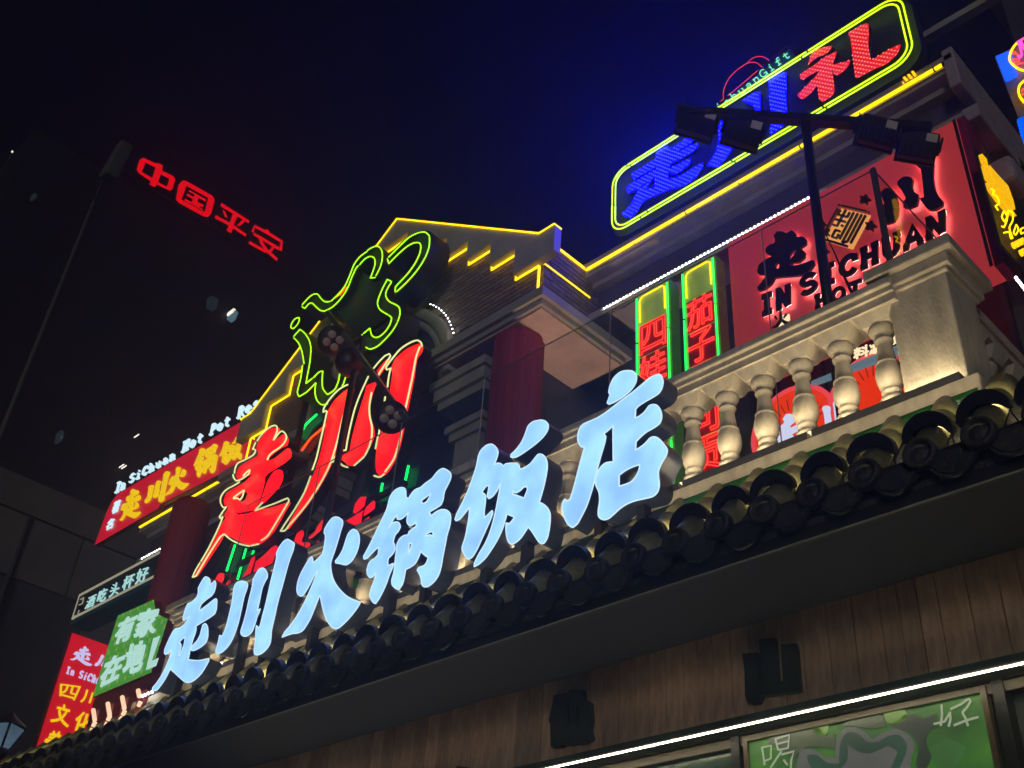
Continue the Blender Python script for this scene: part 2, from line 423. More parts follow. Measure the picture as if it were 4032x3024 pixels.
# slab-serif strokes in a unit cell: (polyline, ...) ; widths handled by caller
def arc(cx, cy, a, b, t0, t1, n=8):
    return [(cx + a * math.cos(math.radians(t0 + (t1 - t0) * i / n)), cy + b * math.sin(math.radians(t0 + (t1 - t0) * i / n))) for i in range(n + 1)]
SLAB = {
 'I': [[(.5, 0), (.5, 1)], [(.15, .04), (.85, .04)], [(.15, .96), (.85, .96)]],
 'N': [[(.18, 0), (.18, 1)], [(.18, 1), (.8, 0)], [(.82, 0), (.82, 1)], [(.0, .04), (.36, .04)], [(.0, .96), (.3, .96)], [(.62, .96), (1, .96)]],
 'S': [arc(.5, .73, .36, .24, 20, 270, 10) + arc(.5, .26, .38, .24, 90, -160, 10)[1:]],
 'C': [arc(.52, .5, .42, .46, 40, 320, 14), [(.86, .62), (.86, .95)]],
 'H': [[(.2, 0), (.2, 1)], [(.8, 0), (.8, 1)], [(.2, .5), (.8, .5)], [(.0, .04), (.4, .04)], [(.6, .04), (1, .04)], [(.0, .96), (.4, .96)], [(.6, .96), (1, .96)]],
 'U': [[(.2, 1), (.2, .35)] + arc(.5, .32, .3, .3, 180, 360, 8) + [(.8, 1)], [(.0, .96), (.4, .96)], [(.62, .96), (1, .96)]],
 'A': [[(.1, 0), (.5, 1), (.9, 0)], [(.28, .33), (.72, .33)], [(-.03, .04), (.27, .04)], [(.7, .04), (1.03, .04)]],
 'O': [arc(.5, .5, .38, .46, 0, 360, 16)],
 'T': [[(.5, 0), (.5, 1)], [(.05, .95), (.95, .95)], [(.3, .04), (.7, .04)]],
 'P': [[(.25, 0), (.25, 1)], [(.25, .95)] + arc(.5, .72, .36, .23, 90, -90, 8) + [(.25, .49)], [(.05, .04), (.5, .04)]],
 'R': [[(.25, 0), (.25, 1)], [(.25, .95)] + arc(.5, .74, .34, .21, 90, -90, 8) + [(.25, .53)], [(.5, .5), (.88, .04), (1, .04)], [(.05, .04), (.45, .04)]],
 'n': [[(.25, 0), (.25, .66)], [(.25, .5)] + arc(.52, .42, .24, .22, 150, 0, 6) + [(.76, 0)], [(.08, .04), (.42, .04)], [(.6, .04), (.94, .04)], [(.1, .63), (.25, .63)]],
 'h': [[(.25, 0), (.25, 1)], [(.25, .5)] + arc(.52, .42, .24, .22, 150, 0, 6) + [(.76, 0)], [(.08, .04), (.42, .04)], [(.6, .04), (.94, .04)], [(.08, .97), (.25, .97)]],
 'u': [[(.24, .64), (.24, .25)] + arc(.48, .24, .24, .22, 180, 330, 6) + [(.76, .3)], [(.76, .64), (.76, 0)], [(.08, .62), (.24, .62)], [(.6, .62), (.76, .62)], [(.76, .04), (.92, .04)]],
 'a': [arc(.46, .44, .27, .2, 150, 0, 6) + [(.74, .04), (.92, .04)], arc(.44, .2, .28, .18, 60, 400, 10)],
 'i': [[(.5, 0), (.5, .64)], [(.25, .04), (.75, .04)], [(.3, .62), (.5, .62)], [(.5, .84), (.5, .97)]],
 'o': [arc(.5, .32, .34, .3, 0, 360, 14)],
 't': [[(.42, .9), (.42, .22)] + arc(.62, .2, .2, .18, 180, 320, 6), [(.15, .62), (.8, .62)]],
 'e': [[(.18, .36), (.82, .36)] + arc(.5, .34, .33, .28, 0, 310, 12)],
 's': [arc(.5, .47, .28, .15, 20, 270, 8) + arc(.5, .18, .3, .15, 90, -160, 8)[1:]],
 'G': [arc(.5, .5, .42, .46, 45, 340, 14), [(.9, .0), (.9, .42), (.55, .42)]],
 'f': [arc(.62, .78, .2, .18, 40, 180, 6) + [(.42, 0)], [(.15, .6), (.75, .6)], [(.2, .04), (.65, .04)]],
 'c': [arc(.52, .32, .34, .3, 50, 310, 10)],
 'r': [[(.3, 0), (.3, .64)], arc(.6, .4, .3, .22, 180, 60, 5)],
}
def ribbon(pts, wd):
    P = [Vector((p[0], p[1])) for p in pts]; L, Rr = [], []
    for i, p in enumerate(P):
        a = P[max(i - 1, 0)]; b = P[min(i + 1, len(P) - 1)]
        d = (b - a); d = d.normalized() if d.length > 1e-8 else Vector((1, 0)); nrm = Vector((-d.y, d.x)) * wd / 2
        L.append(((p + nrm).x, (p + nrm).y)); Rr.append(((p - nrm).x, (p - nrm).y))
    return L + Rr[::-1]
def slab_word(word, quad, wd, place_at, mb, depth_dir, thick=.02, space=.34):
    """lay slab letters along a quad in the sign plane; strokes sit a hair in front of one another"""
    f = quad_map(*quad); n = len(word)
    cells = [1.0 if c != ' ' else .7 for c in word]; tot = sum(cells); x = 0
    H = (Vector(quad[0]) - Vector(quad[3])).length
    layer = 0
    for c, cw in zip(word, cells):
        if c in SLAB:
            u0 = (x + cw * .07) / tot; u1 = (x + cw * .93) / tot
            for st in SLAB[c]:
                pts = [f(u0 + (u1 - u0) * p[0], p[1]) for p in st]
                rb = ribbon(pts, wd * H)
                e = .0006 * (layer % 9); layer += 1
                q = [Vector(place_at(*p)) - Vector(depth_dir) * e for p in rb]
                k = len(pts)
                fr = [(i, i + 1, 2 * k - 2 - i, 2 * k - 1 - i) for i in range(k - 1)]
                mb.add(q, fr)
                b = [p + Vector(depth_dir) * thick for p in q]; m = len(q)
                mb.add(q + b, [(i, (i + 1) % m, m + (i + 1) % m, m + i) for i in range(m)])
        x += cw


# ================================================================== SETTING
g = MB().box(-61, 13, -9, 44, -.2, 0).build('ground', 'asphalt'); g['kind'] = 'structure'
g = MB().box(-40, 12, .5, 20, .004, .12).build('pavement', 'paving'); g['kind'] = 'structure'

# ================================================================== RESTAURANT BUILDING
XC = -8.62                      # axis of symmetry of the facade
bld = thing('restaurant_building', 'long restaurant building with brick gable, cream balustrade, tiled eave and neon-edged cornices', 'building', (XC, 7, 0))
def B(name, mat, *boxes, parent=bld, bev=0, kind=None):
    m = MB()
    for b in boxes: m.box(*b)
    o = m.build(name, mat, parent, kind=kind)
    if bev: bevel(o, bev)
    return o
# ground floor wall, boards, soffit
B('lower_wall', 'wall_dark', (-15.3, -1.2, 5.56, 6.5, 0, 4.60))
B('terrace_floor', 'wall_dark', (-15.3, -1.72, 4.99, 9.0, 4.9, 5.12))
planks = MB().box(-9.4, -1.19, 5.52, 5.555, 3.86, 4.52).build('plank_wall', 'gutter_black', bld)
x = -1.2; pm = []
for wd in (.115, .14, .17):
    pm.append((wd, MB().box(0, wd - .006, 0, .022, 0, .60).mesh('plank', 'wood')))
i = 0
while x > -9.3:
    wd, me = random.choice(pm); x -= wd
    z = random.choice((3.885, 3.885, 3.88)); 
    o = link('plank', me, planks, world=False); o.location = Vector((x, 5.492 + random.uniform(-.003, .003), z)) - wloc(planks)
    i += 1
B('soffit', 'soffit_paint', (-15.8, -1.0, 4.46, 5.50, 4.44, 4.50))
B('transom', 'gutter_black', (-9.4, -1.2, 5.44, 5.56, 3.76, 3.865))
# dark green glossy panels under the light line
panel_me = MB().box(0, .80, 0, .03, 0, 1.6).mesh('wall_panel', 'door_green')
for k in range(8):
    px0 = -2.02 + .86 if k == 0 else -3.62 - .86 * k
    o = link('wall_panel', panel_me, bld); o.location = Vector((px0 - .0, 5.51, 2.12)) - wloc(bld)
B('door_mullion', 'black_metal', (-2.13, -2.07, 5.46, 5.56, 0, 3.76), (-3.72, -3.66, 5.46, 5.56, 0, 3.76))
bevel(B('window_head', 'bronze', (-9.4, -1.2, 5.475, 5.53, 3.70, 3.758)), .006)

# ---- tiled eave
eave = MB().add([(-15.8, 4.44, 4.36), (-1.0, 4.44, 4.36), (-1.0, 4.90, 4.95), (-15.8, 4.90, 4.95),
                 (-15.8, 4.46, 4.32), (-1.0, 4.46, 4.32), (-1.0, 4.98, 4.95), (-15.8, 4.98, 4.95)],
                [(0, 1, 2, 3), (4, 7, 6, 5), (0, 4, 5, 1), (1, 5, 6, 2), (2, 6, 7, 3), (3, 7, 4, 0)]).build('tiled_eave', 'tile_dark', bld)
SD = Vector((0, .46, .575)).normalized(); SN = Vector((0, -SD.z, SD.y))
def half_round(r0, ln, r1=None):
    m = MB(); n = 10; r1 = r1 or r0; vs = []
    for s_, rr in ((0, r0), (ln, r1)):
        for t in (rr, rr - .014):
            for k in range(n + 1):
                a = math.pi * k / n
                vs.append(Vector((math.cos(a) * t, 0, 0)) + SN * (math.sin(a) * t) + SD * s_)
    q = n + 1; fs = []
    for k in range(n):
        fs += [(k, k + 1, 2*q + k + 1, 2*q + k), (q + k, 3*q + k, 3*q + k + 1, q + k + 1), (k, q + k, q + k + 1, k + 1), (2*q + k, 2*q + k + 1, 3*q + k + 1, 3*q + k)]
    return m.add(vs, fs, True)
rt = MB()
for seg in range(3):
    h = half_round(.083 - .002 * seg, .25); off = SD * (.235 * seg)
    rt.add([Vector(v) + off + SN * (.004 * (3 - seg)) for v in h.v], h.f, True)
roll_me = rt.mesh('round_tile', 'tile_roll')
pan = MB(); vs = []; n = 6
for s_ in (0, .62):
    for k in range(n + 1):
        a = math.radians(200 + 140 * k / n); vs.append(Vector((math.cos(a) * .085, 0, 0)) + SN * (math.sin(a) * .05 + .028) + SD * s_)
pan.add(vs, [(k, k + 1, n + 2 + k, n + 1 + k) for k in range(n)], True)
pan_me = pan.mesh('pan_tile', 'tile_dark')
disc_me = MB().lathe([(0, -.006), (.03, -.014), (.036, -.004), (.064, -.004), (.060, -.018), (.077, -.018), (.084, -.008), (.084, .035), (0, .035)], n=22, axis='y').mesh('tile_end_disc', 'tile_dark')
dl = [(-.135, .03), (-.10, .045), (.10, .045), (.135, .03), (.128, -.045), (.085, -.105), (.03, -.135), (-.0, -.142), (-.03, -.135), (-.085, -.105), (-.128, -.045)]
dr = MB().prism([(a, -.012 + .05 * (b - .045) , b) for a, b in smooth_loop([(p * .92, q * .88) for p, q in dl], sub=2)], (0, .02, 0))
dr.tube([(a * .86, -.016 + .05 * (b - .045), b * .84) for a, b in smooth_loop([(p * .92, q * .88) for p, q in dl], sub=1)], .006, 5, True)
drip_me = dr.mesh('drip_tile', 'tile_dark')
TX = [-1.54 + .289 - .289 * k for k in range(50)]
bl = wloc(bld); 
for k, x in enumerate(TX):
    j = lambda a: random.uniform(-a, a)
    link('round_tile', roll_me, eave, Vector((x, 4.43, 4.445)) )
    o = link('tile_end_disc', disc_me, eave, Vector((x + j(.006), 4.366, 4.468 + j(.006))))
    o.rotation_euler = (j(.05) - .06, 0, j(.04))
    link('pan_tile', pan_me, eave, Vector((x - .1445, 4.44, 4.405)))
    o = link('drip_tile', drip_me, eave, Vector((x - .1445 + j(.008), 4.40 + j(.004), 4.425 + j(.01))))
    o.rotation_euler = (j(.05), j(.05), j(.05))
for ch in eave.children: ch.location = ch.location - wloc(eave)
m = MB().tube([(-15.7 + .37 * i, 4.842, 4.985 + .002 * (i % 2)) for i in range(39)], .052, 10)
m.build('ridge_roll', 'glaze_green', eave)
B('fascia_board', 'gutter_black', (-15.8, -1.0, 4.452, 4.475, 4.27, 4.36))

# ---- ledge and balustrade
B('ledge', 'stone', (-10.47, -1.62, 4.80, 5.40, 4.985, 5.105), bev=.008)
bal = B('balustrade', 'stone', (-9.95, -2.0, 4.85, 5.10, 5.845, 5.90), (-9.95, -2.0, 4.83, 5.12, 5.90, 5.935))
cop = MB().box(-9.95, -2.0, 4.805, 5.145, 5.937, 5.99).build('coping', 'stone', bal); bevel(cop, .01)
prof = [(.0, .0), (.082, .0), (.086, .025), (.078, .05), (.052, .066), (.052, .078), (.064, .088), (.066, .102), (.058, .116), (.058, .122),
        (.070, .140), (.082, .175), (.086, .215), (.081, .255), (.070, .285), (.070, .292), (.074, .296), (.072, .306), (.060, .312),
        (.055, .36), (.048, .42), (.047, .452), (.060, .458), (.062, .474), (.05, .482), (.05, .492), (.066, .506), (.082, .528), (.085, .55), (.080, .565), (.0, .565)]
bal_me = MB().lathe([(r * .92, h) for r, h in prof], n=22).mesh('baluster', 'stone')
cap_m = MB()
vs = [(sx * a, sy * a * .8, z) for a, z in ((.085, 0), (.098, .02), (.128, .075)) for sx, sy in ((-1, -1), (1, -1), (1, 1), (-1, 1))]
cap_m.add(vs, [(3, 2, 1, 0), (8, 9, 10, 11)] + [(l * 4 + i, l * 4 + (i + 1) % 4, l * 4 + 4 + (i + 1) % 4, l * 4 + 4 + i) for l in (0, 1) for i in range(4)])
cap_me = cap_m.mesh('baluster_block', 'stone')
def baluster(x, y, parent, z=5.205):
    link('baluster', bal_me, parent, Vector((x, y, z)) - wloc(parent))
    link('baluster_block', cap_me, parent, Vector((x, y, z + .566)) - wloc(parent))
PIERS = [(-2.06, -1.70), (-5.95, -5.61), (-10.02, -9.68)]
def pier(x0, x1, nm='pier'):
    o = B(nm, 'stone', (x0, x1, 4.885, 5.26, 5.105, 5.93), parent=bal); bevel(o, .008)
    m = MB().box(x0 - .045, x1 + .045, 4.84, 5.305, 5.93, 6.01).box(x0 - .02, x1 + .02, 4.865, 5.28, 5.90, 5.93)
    m.box(x0 - .09, x1 + .09, 4.795, 5.35, 6.011, 6.09)
    o = m.build('pier_cap', 'stone', bal); bevel(o, .01)
for p in PIERS: pier(*p)
x = -2.165
while x > -5.58: baluster(x, 4.97, bal); x -= .2765
x = -6.09
while x > -9.6: baluster(x, 4.97, bal); x -= .2765
B('balustrade_plinth', 'stone', (-9.68, -2.06, 4.88, 5.06, 5.105, 5.205), parent=bal)
# return of the balustrade along the side
B('side_ledge', 'stone_side', (-1.98, -1.62, 5.41, 11.5, 4.985, 5.105), bev=.008)
sb = B('side_balustrade', 'stone_side', (-2.02, -1.76, 5.25, 11.0, 5.845, 5.90), (-2.03, -1.74, 5.25, 11.0, 5.901, 5.99))
B('side_plinth', 'stone_side', (-1.98, -1.79, 5.25, 11.0, 5.106, 5.205), parent=sb)
y = 5.42
while y < 10.9: baluster(-1.885, y, sb); y += .2765

# ---- right and left wings: walls, cornices
def wing(s, nm):
    """s=+1 right of the axis, -1 left"""
    def X2(a, b):
        p, q = XC + s * a, XC + s * b
        return (min(p, q), max(p, q))
    a0, a1 = 2.62, 6.70
    x0, x1 = X2(a0, a1)
    B(nm + '_wall', 'wall_dark', (x0, x1, 7.05, 12, 5.1, 8.85))
    cx0, cx1 = X2(2.62, 6.72); e0, e1 = X2(2.62, 6.80)
    B('cornice', 'plaster_cornice', (cx0, cx1, 6.60, 7.3, 8.84, 8.93), (cx0, cx1, 6.68, 7.3, 8.93, 9.02), (cx0, cx1, 6.66, 7.3, 9.331, 9.40))
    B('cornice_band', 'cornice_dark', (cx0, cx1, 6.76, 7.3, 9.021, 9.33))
    B('cornice_top', 'plaster_cornice', (e0, e1, 6.50, 7.4, 9.50, 9.56), (e0, e1, 6.54, 7.4, 9.401, 9.50), (e0, e1, 6.60, 7.4, 9.561, 9.64))
    B('roof_slab', 'wall_dark', (x0, x1, 6.72, 12, 9.64, 9.70))
    q = e0 + .06
    while q < e1 - .12:
        q1 = min(q + 1.32, e1 - .08)
        MB().tube([(q, 6.505, 9.475), (q1 - .012, 6.505, 9.475)], .015, 8).build('neon_tube', 'neon_yellow', bld)
        B('tube_clip', 'black_metal', (q1 - .013, q1 + .001, 6.492, 6.517, 9.456, 9.494)); q = q1
    for q in (e0 + .7, e0 + 2.0, e0 + 3.3): B('tube_clip', 'grey_steel', (q, q + .012, 6.487, 6.517, 9.458, 9.462))
    B('neon_channel', 'plaster_white', (e0 + .05, e1 - .06, 6.518, 6.538, 9.44, 9.497))
wing(1, 'right_wing'); wing(-1, 'left_wing')
# white diode strip under the right and left cornices
def led_string(pts, mat='led_white', r=.011, parent=bld, mat_me={}):
    if (mat, r) not in mat_me:
        mat_me[(mat, r)] = MB().lathe([(0, -r), (r * .7, -r * .7), (r, 0), (r * .7, r * .7), (0, r)], n=8).mesh('led', mat)
    for p in pts: link('led', mat_me[(mat, r)], parent, Vector(p) - wloc(parent))
st = B('led_strip', 'white_paint', (-5.80, -3.15, 6.58, 6.615, 8.862, 8.89)); 
led_string([(-5.75 + .044 * i, 6.572, 8.872) for i in range(58)], 'led_white', .0085, parent=st)
st = B('led_strip', 'white_paint', (-15.2, -13.6, 6.58, 6.615, 8.862, 8.89))
led_string([(-15.1 + .075 * i, 6.572, 8.872) for i in range(20)], 'led_white', .010, parent=st)
MB().tube([onY(p, 6.56) for p in smooth_loop(crop((1600, 1000), 2.37, [(1690,660),(1780,600),(1880,572),(1930,535),(1985,512),(2060,470),(2140,425)]), False, 4, 90)], .006, 5).build('cable', 'wire_black', bld)
MB().tube([onY(p, 6.54) for p in smooth_loop(crop((1600, 1000), 2.37, [(1780,520),(1830,505),(1900,560),(1960,520),(2030,500),(2120,440)]), False, 4, 90)], .005, 5).build('cable', 'grey_steel', bld)
# side elevation of the right wing (faces the lane on the right)
B('side_wall', 'wall_dark', (-1.925, -1.90, 7.05, 12, 5.1, 8.82))
B('side_cornice', 'plaster_neon_lit', (-1.90, -1.80, 6.50, 7.9, 9.16, 9.64), (-1.90, -1.76, 6.64, 7.42, 8.85, 9.0), bev=.015)
B('side_bracket', 'plaster_neon_lit', (-1.90, -1.70, 6.93, 7.25, 8.33, 8.60), bev=.05)
# doors behind the balustrade
for k, (x0, x1) in enumerate(((-4.36, -3.62), (-3.56, -2.80), (-2.74, -2.02))):
    d = B('door', 'black_metal', (x0, x0 + .05, 6.98, 7.045, 5.12, 7.72), (x1 - .05, x1, 6.98, 7.045, 5.12, 7.72),
          (x0 + .05, x1 - .05, 6.98, 7.045, 7.64, 7.72), (x0 + .05, x1 - .05, 6.98, 7.045, 5.12, 5.25))
    B('pane', 'glass_dark', (x0 + .05, x1 - .05, 7.01, 7.035, 5.25, 7.64), parent=d)

# ---- central pavilion
B('pavilion_wall', 'panel_grey', (-10.72, -6.52, 6.60, 12, 5.1, 8.5))
B('pavilion_side_wall', 'panel_grey', (-6.56, -6.52, 6.2, 6.598, 5.1, 8.44))
B('pavilion_side_wall', 'panel_grey', (-10.72, -10.68, 6.2, 6.598, 5.1, 8.44))
B('upper_body', 'mortar', (-11.22, -6.02, 5.924, 7.2, 8.62, 9.52), (-11.0, -6.24, 5.95, 12, 9.52, 9.56))
# gable core
gz = lambda x: 11.38 - abs(x - XC) * .72
core = MB().prism([(-11.20, 5.924, 9.53), (-6.04, 5.924, 9.53), (-6.04, 5.924, gz(-6.04) - .05), (XC, 5.924, gz(XC) - .05), (-11.20, 5.924, gz(-11.20) - .05)], (0, .9, 0))
gable = core.build('gable_wall', 'mortar', bld)
steps = [(0, .28, 11.02), (.28, .68, 10.75), (.68, 1.08, 10.43), (1.08, 1.48, 10.12), (1.48, 1.88, 9.84), (1.88, 2.28, 9.53), (2.28, 2.62, 9.16)]
def stepz(x):
    a = abs(x - XC)
    for p, q, z in steps:
        if p <= a < q: return z
    return 8.62
# stepped bargeboards
for s in (1, -1):
    lo = []
    for p, q, z in steps: lo += [(XC + s * p, z), (XC + s * q, z)]
    e = XC + s * 2.62; tip = XC + s * 2.86
    tip = XC + s * 2.86; loop = lo + [(e, 9.16), (tip, 9.16), (tip, 9.50), (XC + s * 2.64, 9.50)] + [(XC, 11.40)]
    f = MB(); sd = MB(); plate(f, f, [[(a + s * .002, b) for a, b in loop]], pl_Y(5.80), (0, .098, 0))
    f.build('bargeboard', 'plaster_white', bld)
    # yellow tubes: along the stepped edge, up the rake, down the corner
    path = [(a - s * .022, 5.868, b - .022) for a, b in lo]
    MB().tube(path, .0115, 6).build('neon_tube', 'neon_yellow', bld)
    MB().tube([(XC + s * 2.86, 5.90, 9.514), (XC + s * 2.86, 5.79, 9.514), (XC + s * 2.64, 5.79, 9.514), (XC, 5.79, 11.414)], .010, 6).build('neon_tube', 'neon_yellow', bld)
    MB().tube([(XC + s * 2.60, 5.868, 9.13), (XC + s * 2.60, 5.868, 8.66)], .0135, 6).build('neon_tube', 'neon_yellow', bld)
    xs = XC + s * 2.625
    MB().tube([(xs, 5.88, 9.18), (xs, 6.62, 9.18)], .0135, 6).build('neon_tube', 'neon_yellow', bld)
    MB().tube([(xs + s * .02, 5.92, 9.51), (xs + s * .02, 6.62, 9.51)], .0135, 6).build('neon_tube', 'neon_yellow', bld)
# bricks of the gable front and of its right-hand return
BH, BW = .062, .215
def bricks():
    me = {}
    def get(wd):
        k = round(wd, 2)
        if k not in me: me[k] = MB().box(0, k - .011, 0, .022, 0, BH - .011).mesh('brick', 'brick')
        return me[k]
    big = []
    z = 8.66; r = 0
    while z < 10.95:
        x = -11.22 + (BW / 2 if r % 2 else 0)
        while x < -6.05:
            x1 = min(x + BW, -6.02)
            # keep what shows under the bargeboard and outside the arch
            vis = z + BH < max(stepz(x + .02), stepz(x1 - .02)) + .05
            arch = math.hypot((x + x1) / 2 - XC, z - 8.35) < 1.42
            if vis and not arch and x1 - x > .05: big.append((-x, x, z, x1 - x))
            x += BW
        z += BH; r += 1
    big.sort()
    rest = MB()
    for k, (_, x, z, wd) in enumerate(big):
        if k < 260: link('brick', get(wd), gable, Vector((x, 5.903, z)) - wloc(gable))
        else: rest.box(x, x + wd - .011, 5.903, 5.925, z, z + BH - .011)
    if rest.v: rest.build('brickwork', 'brick', gable, kind='stuff')
    sme = MB().box(0, .022, 0, BW - .011, 0, BH - .011).mesh('brick', 'brick')
    side = B('gable_return', 'mortar', (-6.018, -6.01, 5.926, 6.66, 8.62, 9.52))
    z = 8.66; r = 0
    while z < 9.48:
        y = 5.91 + (-.10 if r % 2 else 0)
        while y < 6.6:
            if y > 5.85: link('brick', sme, side, Vector((-6.012, y, z)) - wloc(side))
            y += BW
        z += BH; r += 1
bricks()
# roof behind the gable
MB().prism([(XC - 2.62, 5.93, 9.49), (XC + 2.62, 5.93, 9.49), (XC, 5.93, 11.37)], (0, .02, 0)).build('gable_back', 'wall_dark', bld)
# entablature blocks over the two columns, seen from below
for s in (1, -1):
    o, i_ = XC + s * 2.86, XC + s * 1.12
    x0, x1 = min(o, i_), max(o, i_)
    m = MB().box(x0, x1, 5.68, 7.05, 8.50, 8.61).box(x0 + .05, x1 - .05, 5.73, 7.0, 8.44, 8.50)
    m.build('entablature', 'plaster_cornice', bld)
    ob = MB().box(x0 + .09, x1 - .09, 5.77, 6.97, 8.415, 8.44).build('soffit_panel', 'plaster_warm_lit', bld)
    # frieze mouldings toward the arch
    ii = XC + s * 1.05; jj = XC + s * 1.9; a, b = min(ii, jj), max(ii, jj)
    MB().box(a, b, 5.86, 6.55, 8.24, 8.34).box(a + .04, b - .04, 5.90, 6.55, 8.10, 8.24).box(a + .07, b - .07, 5.95, 6.55, 8.0, 8.10).box(a + .14, b - .14, 6.02, 6.55, 7.72, 7.80).box(a + .18, b - .18, 6.06, 6.55, 7.62, 7.72).box(a + .24, b - .24, 6.10, 6.55, 5.1, 7.62).build('pilaster', 'plaster_cornice', bld)
    # red cloth-wrapped column with soft vertical folds
    cx, cyy = XC + s * 2.22, 6.02; m = MB(); n = 48; vs = []
    for z in (5.12, 8.414):
        for k in range(n):
            t = 2 * math.pi * k / n; rr = .255 + .006 * math.sin(9 * t) + .004 * math.sin(17 * t + 1)
            vs.append((cx + rr * math.cos(t), cyy + rr * math.sin(t), z))
    m.add(vs, [(k, (k + 1) % n, n + (k + 1) % n, n + k) for k in range(n)], True)
    m.build('column', 'column_cloth', bld)
# arch with mouldings and its string of small lights
def ring(r0, r1, y0, y1, zc=8.35, n=30):
    m = MB(); vs = []
    for k in range(n + 1):
        a = math.pi * k / n
        for r, y in ((r0, y0), (r1, y0), (r1, y1), (r0, y1)): vs.append((XC + r * math.cos(a), y, zc + r * math.sin(a)))
    fs = [(k * 4 + j, k * 4 + (j + 1) % 4, k * 4 + 4 + (j + 1) % 4, k * 4 + 4 + j) for k in range(n) for j in range(4)]
    m.add(vs, fs, True); m.f += [(0, 1, 2, 3), (n * 4, n * 4 + 3, n * 4 + 2, n * 4 + 1)]; m.sm += [False, False]; return m
ar = ring(1.28, 1.40, 5.80, 6.05).build('arch_moulding', 'plaster_cornice', bld)
ring(1.18, 1.275, 5.85, 6.05).build('arch_moulding', 'plaster_cornice', bld)
ring(1.05, 1.175, 5.89, 6.05).build('arch_moulding', 'wall_dark', bld)
MB().prism([(XC + 1.06 * math.cos(math.pi * k / 24), 5.9, 8.35 + 1.06 * math.sin(math.pi * k / 24)) for k in range(25)], (0, .05, 0)).build('arch_tympanum', 'dark_board', bld)
led_string([(XC + 1.48 * math.cos(math.radians(a)), 5.82, 8.35 + 1.47 * math.sin(math.radians(a))) for a in [8 + 2.9 * i for i in range(16)]], 'led_white', .0065, parent=ar)
B('keystone_block', 'wall_dark', (-7.08, -6.94, 5.78, 5.90, 8.62, 8.78))
# coloured tubes edging the openings inside the pavilion
C5 = ((700, 1300), 1.508)
for mat, bk, pts in (('neon_jade', 'teal_paint', [(715, 640), (760, 560), (825, 500)]), ('neon_orange', 'box_red', [(735, 715), (790, 640), (885, 560)]),
                 ('neon_jade', 'teal_paint', [(1345, 925), (1370, 805)]), ('neon_jade', 'teal_paint', [(1200, 1005), (1215, 910)]),
                 ('neon_jade', 'teal_paint', [(290, 1430), (340, 1275)]), ('neon_jade', 'teal_paint', [(355, 1480), (405, 1298)]), ('neon_jade', 'teal_paint', [(443, 1335), (450, 1310)]),
                 ('neon_jade', 'teal_paint', [(1005, 1520), (1012, 1465)]), ('neon_jade', 'teal_paint', [(1104, 1490), (1115, 1415)])):
    P = [onY(p, 5.70) for p in crop(*C5, pts)]
    MB().tube(P, .013, 6).build('neon_tube', mat, bld)
    mm = MB()
    for a, b in zip(P, P[1:]): mm.bar(Vector(a) + Vector((.05, .06, -.02)), Vector(b) + Vector((.05, .06, -.02)), .03, .16, up=(1, 0, -.3))
    mm.build('tube_backing', bk, bld)
# painted red boards behind the neon, lit by it
B('inner_board', 'box_red', (-10.3, -7.2, 6.50, 6.58, 5.2, 7.6))

# ================================================================== SIGNS
def trace_sign_letter(root, nm, crp, groups, Y, depth, face_mat, side_mat, rim=None, rim_r=.006, place=None, dvec=None, sub=3, label=None, flat=None):
    """one letter: return box (part) with a lit face and rim (sub-parts); outlines in photograph pixels put on the sign's plane"""
    place = place or pl_Y(Y); dvec = dvec or (0, depth, 0); flat = flat or (lambda pts: XZ(pts, Y))
    face, side, rm = MB(), MB(), MB()
    out = []
    for loops in groups:
        L = [smooth_loop(flat(crop(*crp, lp)), sub=sub) for lp in loops]
        plate(face, side, L, place, dvec); out.append(L)
        if rim:
            for lp in L: rm.tube([Vector(place(*p)) for p in lp], rim_r, 5, True)
    o = side.build(nm, side_mat, root, label=label)
    face.build('letter_face', face_mat, o)
    if rim: rm.build('letter_rim', rim, o)
    return out

# ---------------- 1 cyan channel letters along the eave
LPY = 4.66
big = thing('letter_sign', 'six huge glowing pale blue Chinese letters standing in a row above the tiled eave', 'sign', (-6.6, LPY, 5.0))
ZOU = ((580, 2260), 3.456); CHUAN = ((820, 2100), 3.3167); HUO = ((1120, 2000), 3.191); GUO = ((1400, 1820), 2.8595); FAN = ((1770, 1640), 2.676); DIAN = ((2180, 1430), 2.37)
L_ZOU = [[[(800,38),(835,55),(855,95),(850,150),(885,120),(920,92),(932,130),(925,190),(905,250),(870,300),(800,350),(745,400),(720,440),(708,500),(760,465),(850,395),(920,340),(945,345),(945,420),(938,490),(915,545),(840,600),(740,660),(655,715),(665,735),(655,800),(625,880),(605,950),(585,1020),(570,1100),(558,1165),(640,1175),(720,1175),(790,1160),(842,1150),(835,1185),(790,1270),(730,1360),(660,1430),(600,1468),(545,1478),(500,1460),(430,1400),(370,1345),(312,1295),(285,1350),(230,1450),(170,1535),(130,1580),(95,1585),(68,1572),(75,1545),(130,1480),(190,1390),(240,1295),(280,1200),(310,1120),(328,1035),(290,1070),(250,1095),(235,1080),(238,1030),(265,960),(310,860),(350,785),(390,742),(425,738),(470,715),(520,670),(555,610),(575,572),(535,610),(495,632),(485,610),(500,540),(525,460),(555,400),(600,385),(660,330),(685,290),(695,240),(693,195),(720,140),(755,80),(780,45)],
          [(515,855),(505,940),(480,1020),(440,1110),(425,1105),(450,1040),(460,980),(450,945),(430,935),(470,890)]],
         [[(785,675),(815,710),(825,780),(820,870),(795,930),(740,985),(670,1025),(625,1043),(598,1035),(600,1000),(625,965),(680,905),(720,830),(740,750),(755,695)]]]
